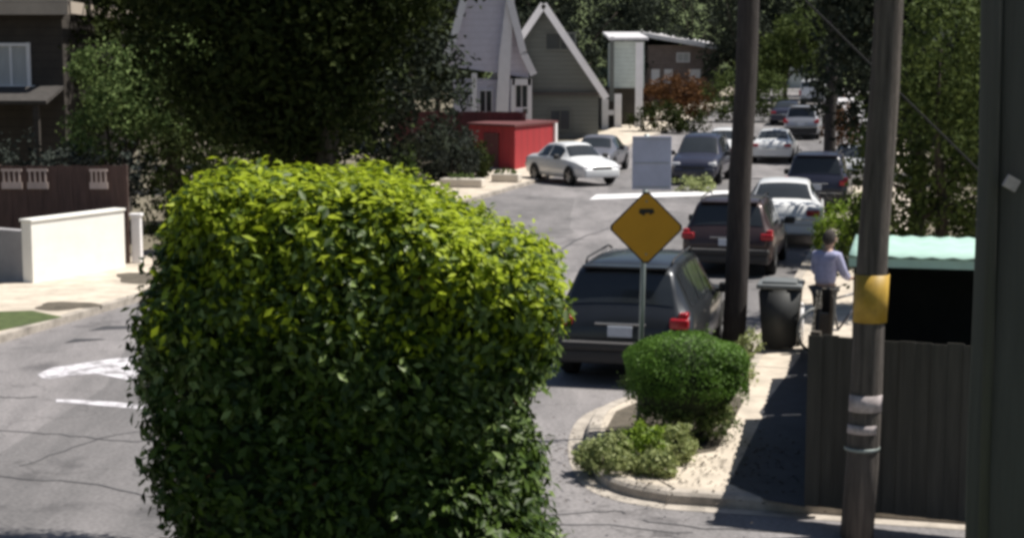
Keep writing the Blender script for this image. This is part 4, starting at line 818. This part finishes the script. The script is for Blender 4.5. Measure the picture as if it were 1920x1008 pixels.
def far_house():
    D = 128.; s = D/F; x0 = (1280-960)*s; bz = gxy(x0, D)-.6; X2 = lambda px: (px-1280)*s; Z = lambda py: P(0, py, D).z-bz
    root = empty('house', (x0, D, bz)); tag(root, 'distant tan house with a thin white roof edge and three bright windows', 'house')
    mb = MB(); mb.box((0, 4, Z(85)/2), (X2(1345)-X2(1213), 8, Z(85))); mb.build('wall', 'tan_wall', root)
    mb = MB(); mb.slab([(X2(1200), -.8, Z(66)), (X2(1358), -.8, Z(94)), (X2(1358), 9, Z(94)+.6), (X2(1200), 9, Z(66)+.6)], .15); rf = mb.build('roof', 'pale_roof', root)
    L = math.hypot(X2(1358)-X2(1200), Z(66)-Z(94)); mb = MB(); mb.box((X2(1279), -.84, (Z(66)+Z(94))/2+.03), (L, .06, .32), ry=math.atan2(Z(66)-Z(94), X2(1358)-X2(1200))); mb.build('fascia', 'white_trim', rf)
    for px, w in ((1227, .5), (1251, .5), (1300, .75)): win(None, root, X2(px), 0, Z(145), w, 1.1, gl='white_trim', fw=.08)
    win(None, root, X2(1278), 0, Z(108), .9, .6, gl='curtain', fw=.08)
far_house()
def pale_house(px0, px1, pt, D, label, m='cream'):
    s = D/F; x0 = ((px0+px1)/2-960)*s; bz = gxy(x0, D); w = (px1-px0)*s; h = P(0, pt, D).z-bz; root = empty('house', (x0, D, bz)); tag(root, label, 'house')
    mb = MB(); mb.box((0, 3, h/2), (w, 6, h)); mb.build('wall', m, root)
    mb = MB(); mb.slab([(-w/2-.3, -.4, h), (w/2+.3, -.4, h), (w/2+.3, 3, h+1.3), (-w/2-.3, 3, h+1.3)], .12); mb.slab([(w/2+.3, 6.4, h), (-w/2-.3, 6.4, h), (-w/2-.3, 3, h+1.3), (w/2+.3, 3, h+1.3)], .12); mb.build('roof', 'pale_roof', root)
    win(None, root, -w*.22, 0, h*.62, w*.2, .9); win(None, root, w*.22, 0, h*.62, w*.2, .9)
pale_house(1592, 1622, 232, 92, 'small cream house glimpsed between the right-hand poles'); pale_house(1478, 1530, 100, 150, 'far pale house on the hillside above the street', 'mint_wall')
shrub('rust_bush', 'rust-orange bush in front of the distant tan house', T(1268, 100), [(0, 0, 1.5, 1.7, 1, 1.4), (1.2, 0, 1.3, 1.2, .9, 1.2), (-1.3, 0, 1.2, 1.2, .9, 1.3)], 4500, .2, 'leaf_rust', clump=.35)
shrub('bush', 'maroon-brown low bush below the rust-orange one', T(1240, 90), [(0, 0, .7, 1.6, 1, .9), (1.5, 0, .6, 1.3, 1, .7)], 2500, .2, 'leaf_dark', clump=.3)
shrub('bush', 'olive green bush right of the rust-orange bush', T(1355, 100), [(0, 0, 1.5, 1.5, 1, 1.5), (1.3, 0, 1.2, 1.2, 1, 1.4)], 3000, .2, 'leaf_olive', clump=.35)
shrub('bush', 'brown-leaved bush beside the small cream house', T(1578, 74), [(0, 0, 1.3, .8, .8, 1.1)], 1200, .18, 'leaf_rust', clump=.3)
shrub('bush', 'pale green bush by the kerb under the lilac plate', T(1285, 55.5), [(0, 0, .25, .6, .5, .3), (.6, 0, .2, .5, .5, .25)], 900, .1, 'leaf_pale', clump=.15)
shrub('bush', 'round green bush beside the far street left of the thin pole', T(1440, 100), [(0, 0, 1.6, 1.3, 1, 1.4)], 1800, .2, 'leaf_olive', clump=.3)
# ------------------------------------------------------------ distant trees
k = 0; sides = ['leftmost', 'second from the left', 'third from the left', 'fourth from the left', 'fifth from the left', 'sixth from the left', 'seventh from the left', 'eighth from the left', 'ninth from the left', 'tenth from the left', 'rightmost']
rows = [(136, -100, 11, 'nearer row of dark trees on the hill', 'nearer'), (160, -160, 11, 'back row of dark trees on the hill', 'back')]
for (D, off, cnt, grp, wd) in rows:
    for i in range(cnt):
        px = 100+off+i*(1960-off)/(cnt-1)*.98; DD = D+random.uniform(-6, 6); sc = random.uniform(.9, 1.25)
        bl = [(random.uniform(-2.6, 2.6), random.uniform(-1.5, 1.5), random.uniform(2, 9)*sc, random.uniform(2.2, 3.6), 2.4, random.uniform(1.8, 3)) for _ in range(7)]
        tree('hill_tree', f'dark tree {sides[i]} in the {wd} row on the hill', 'tree', T(px, DD), 4, .35, bl, 3600, .5, 'leaf_far' if random.random() < .75 else 'leaf_grey', grp, clump=.9)
# mid-distance trees on both sides of the street
mids = ((1470, 118, 5.5, 'leaf_olive', 'olive tree left of the thin pole up the street'), (1660, 70, 5.5, 'leaf_far', 'dark tree behind the two right-hand timber poles'), (1790, 60, 6, 'leaf_olive', 'olive tree high behind the grey pole'), (1080, 112, 8, 'leaf_far', 'dark tree towering behind the grey-green gable'), (1290, 150, 9, 'leaf_far', 'dark tall tree above the distant tan house'), (1400, 125, 7, 'leaf_far', 'dark tree directly behind the dark timber pole'),
        (820, 92, 7, 'leaf_dark', 'dark tree left of the lilac-white house'), (1530, 128, 7, 'leaf_far', 'dark tree behind the top of the street'), (500, 70, 6, 'leaf_dark', 'dark tree hidden behind the dense evergreen'))
for (px, D, h, m, lab) in mids:
    sp = h*.36; bl = [(random.uniform(-sp, sp), random.uniform(-sp, sp)*.5, h*random.uniform(.35, 1.15), h*.3, h*.26, h*.26) for _ in range(7)]
    tree('street_tree', lab, 'tree', T(px, D), h*.4, .18, bl, 6000, .3, m, clump=.5)
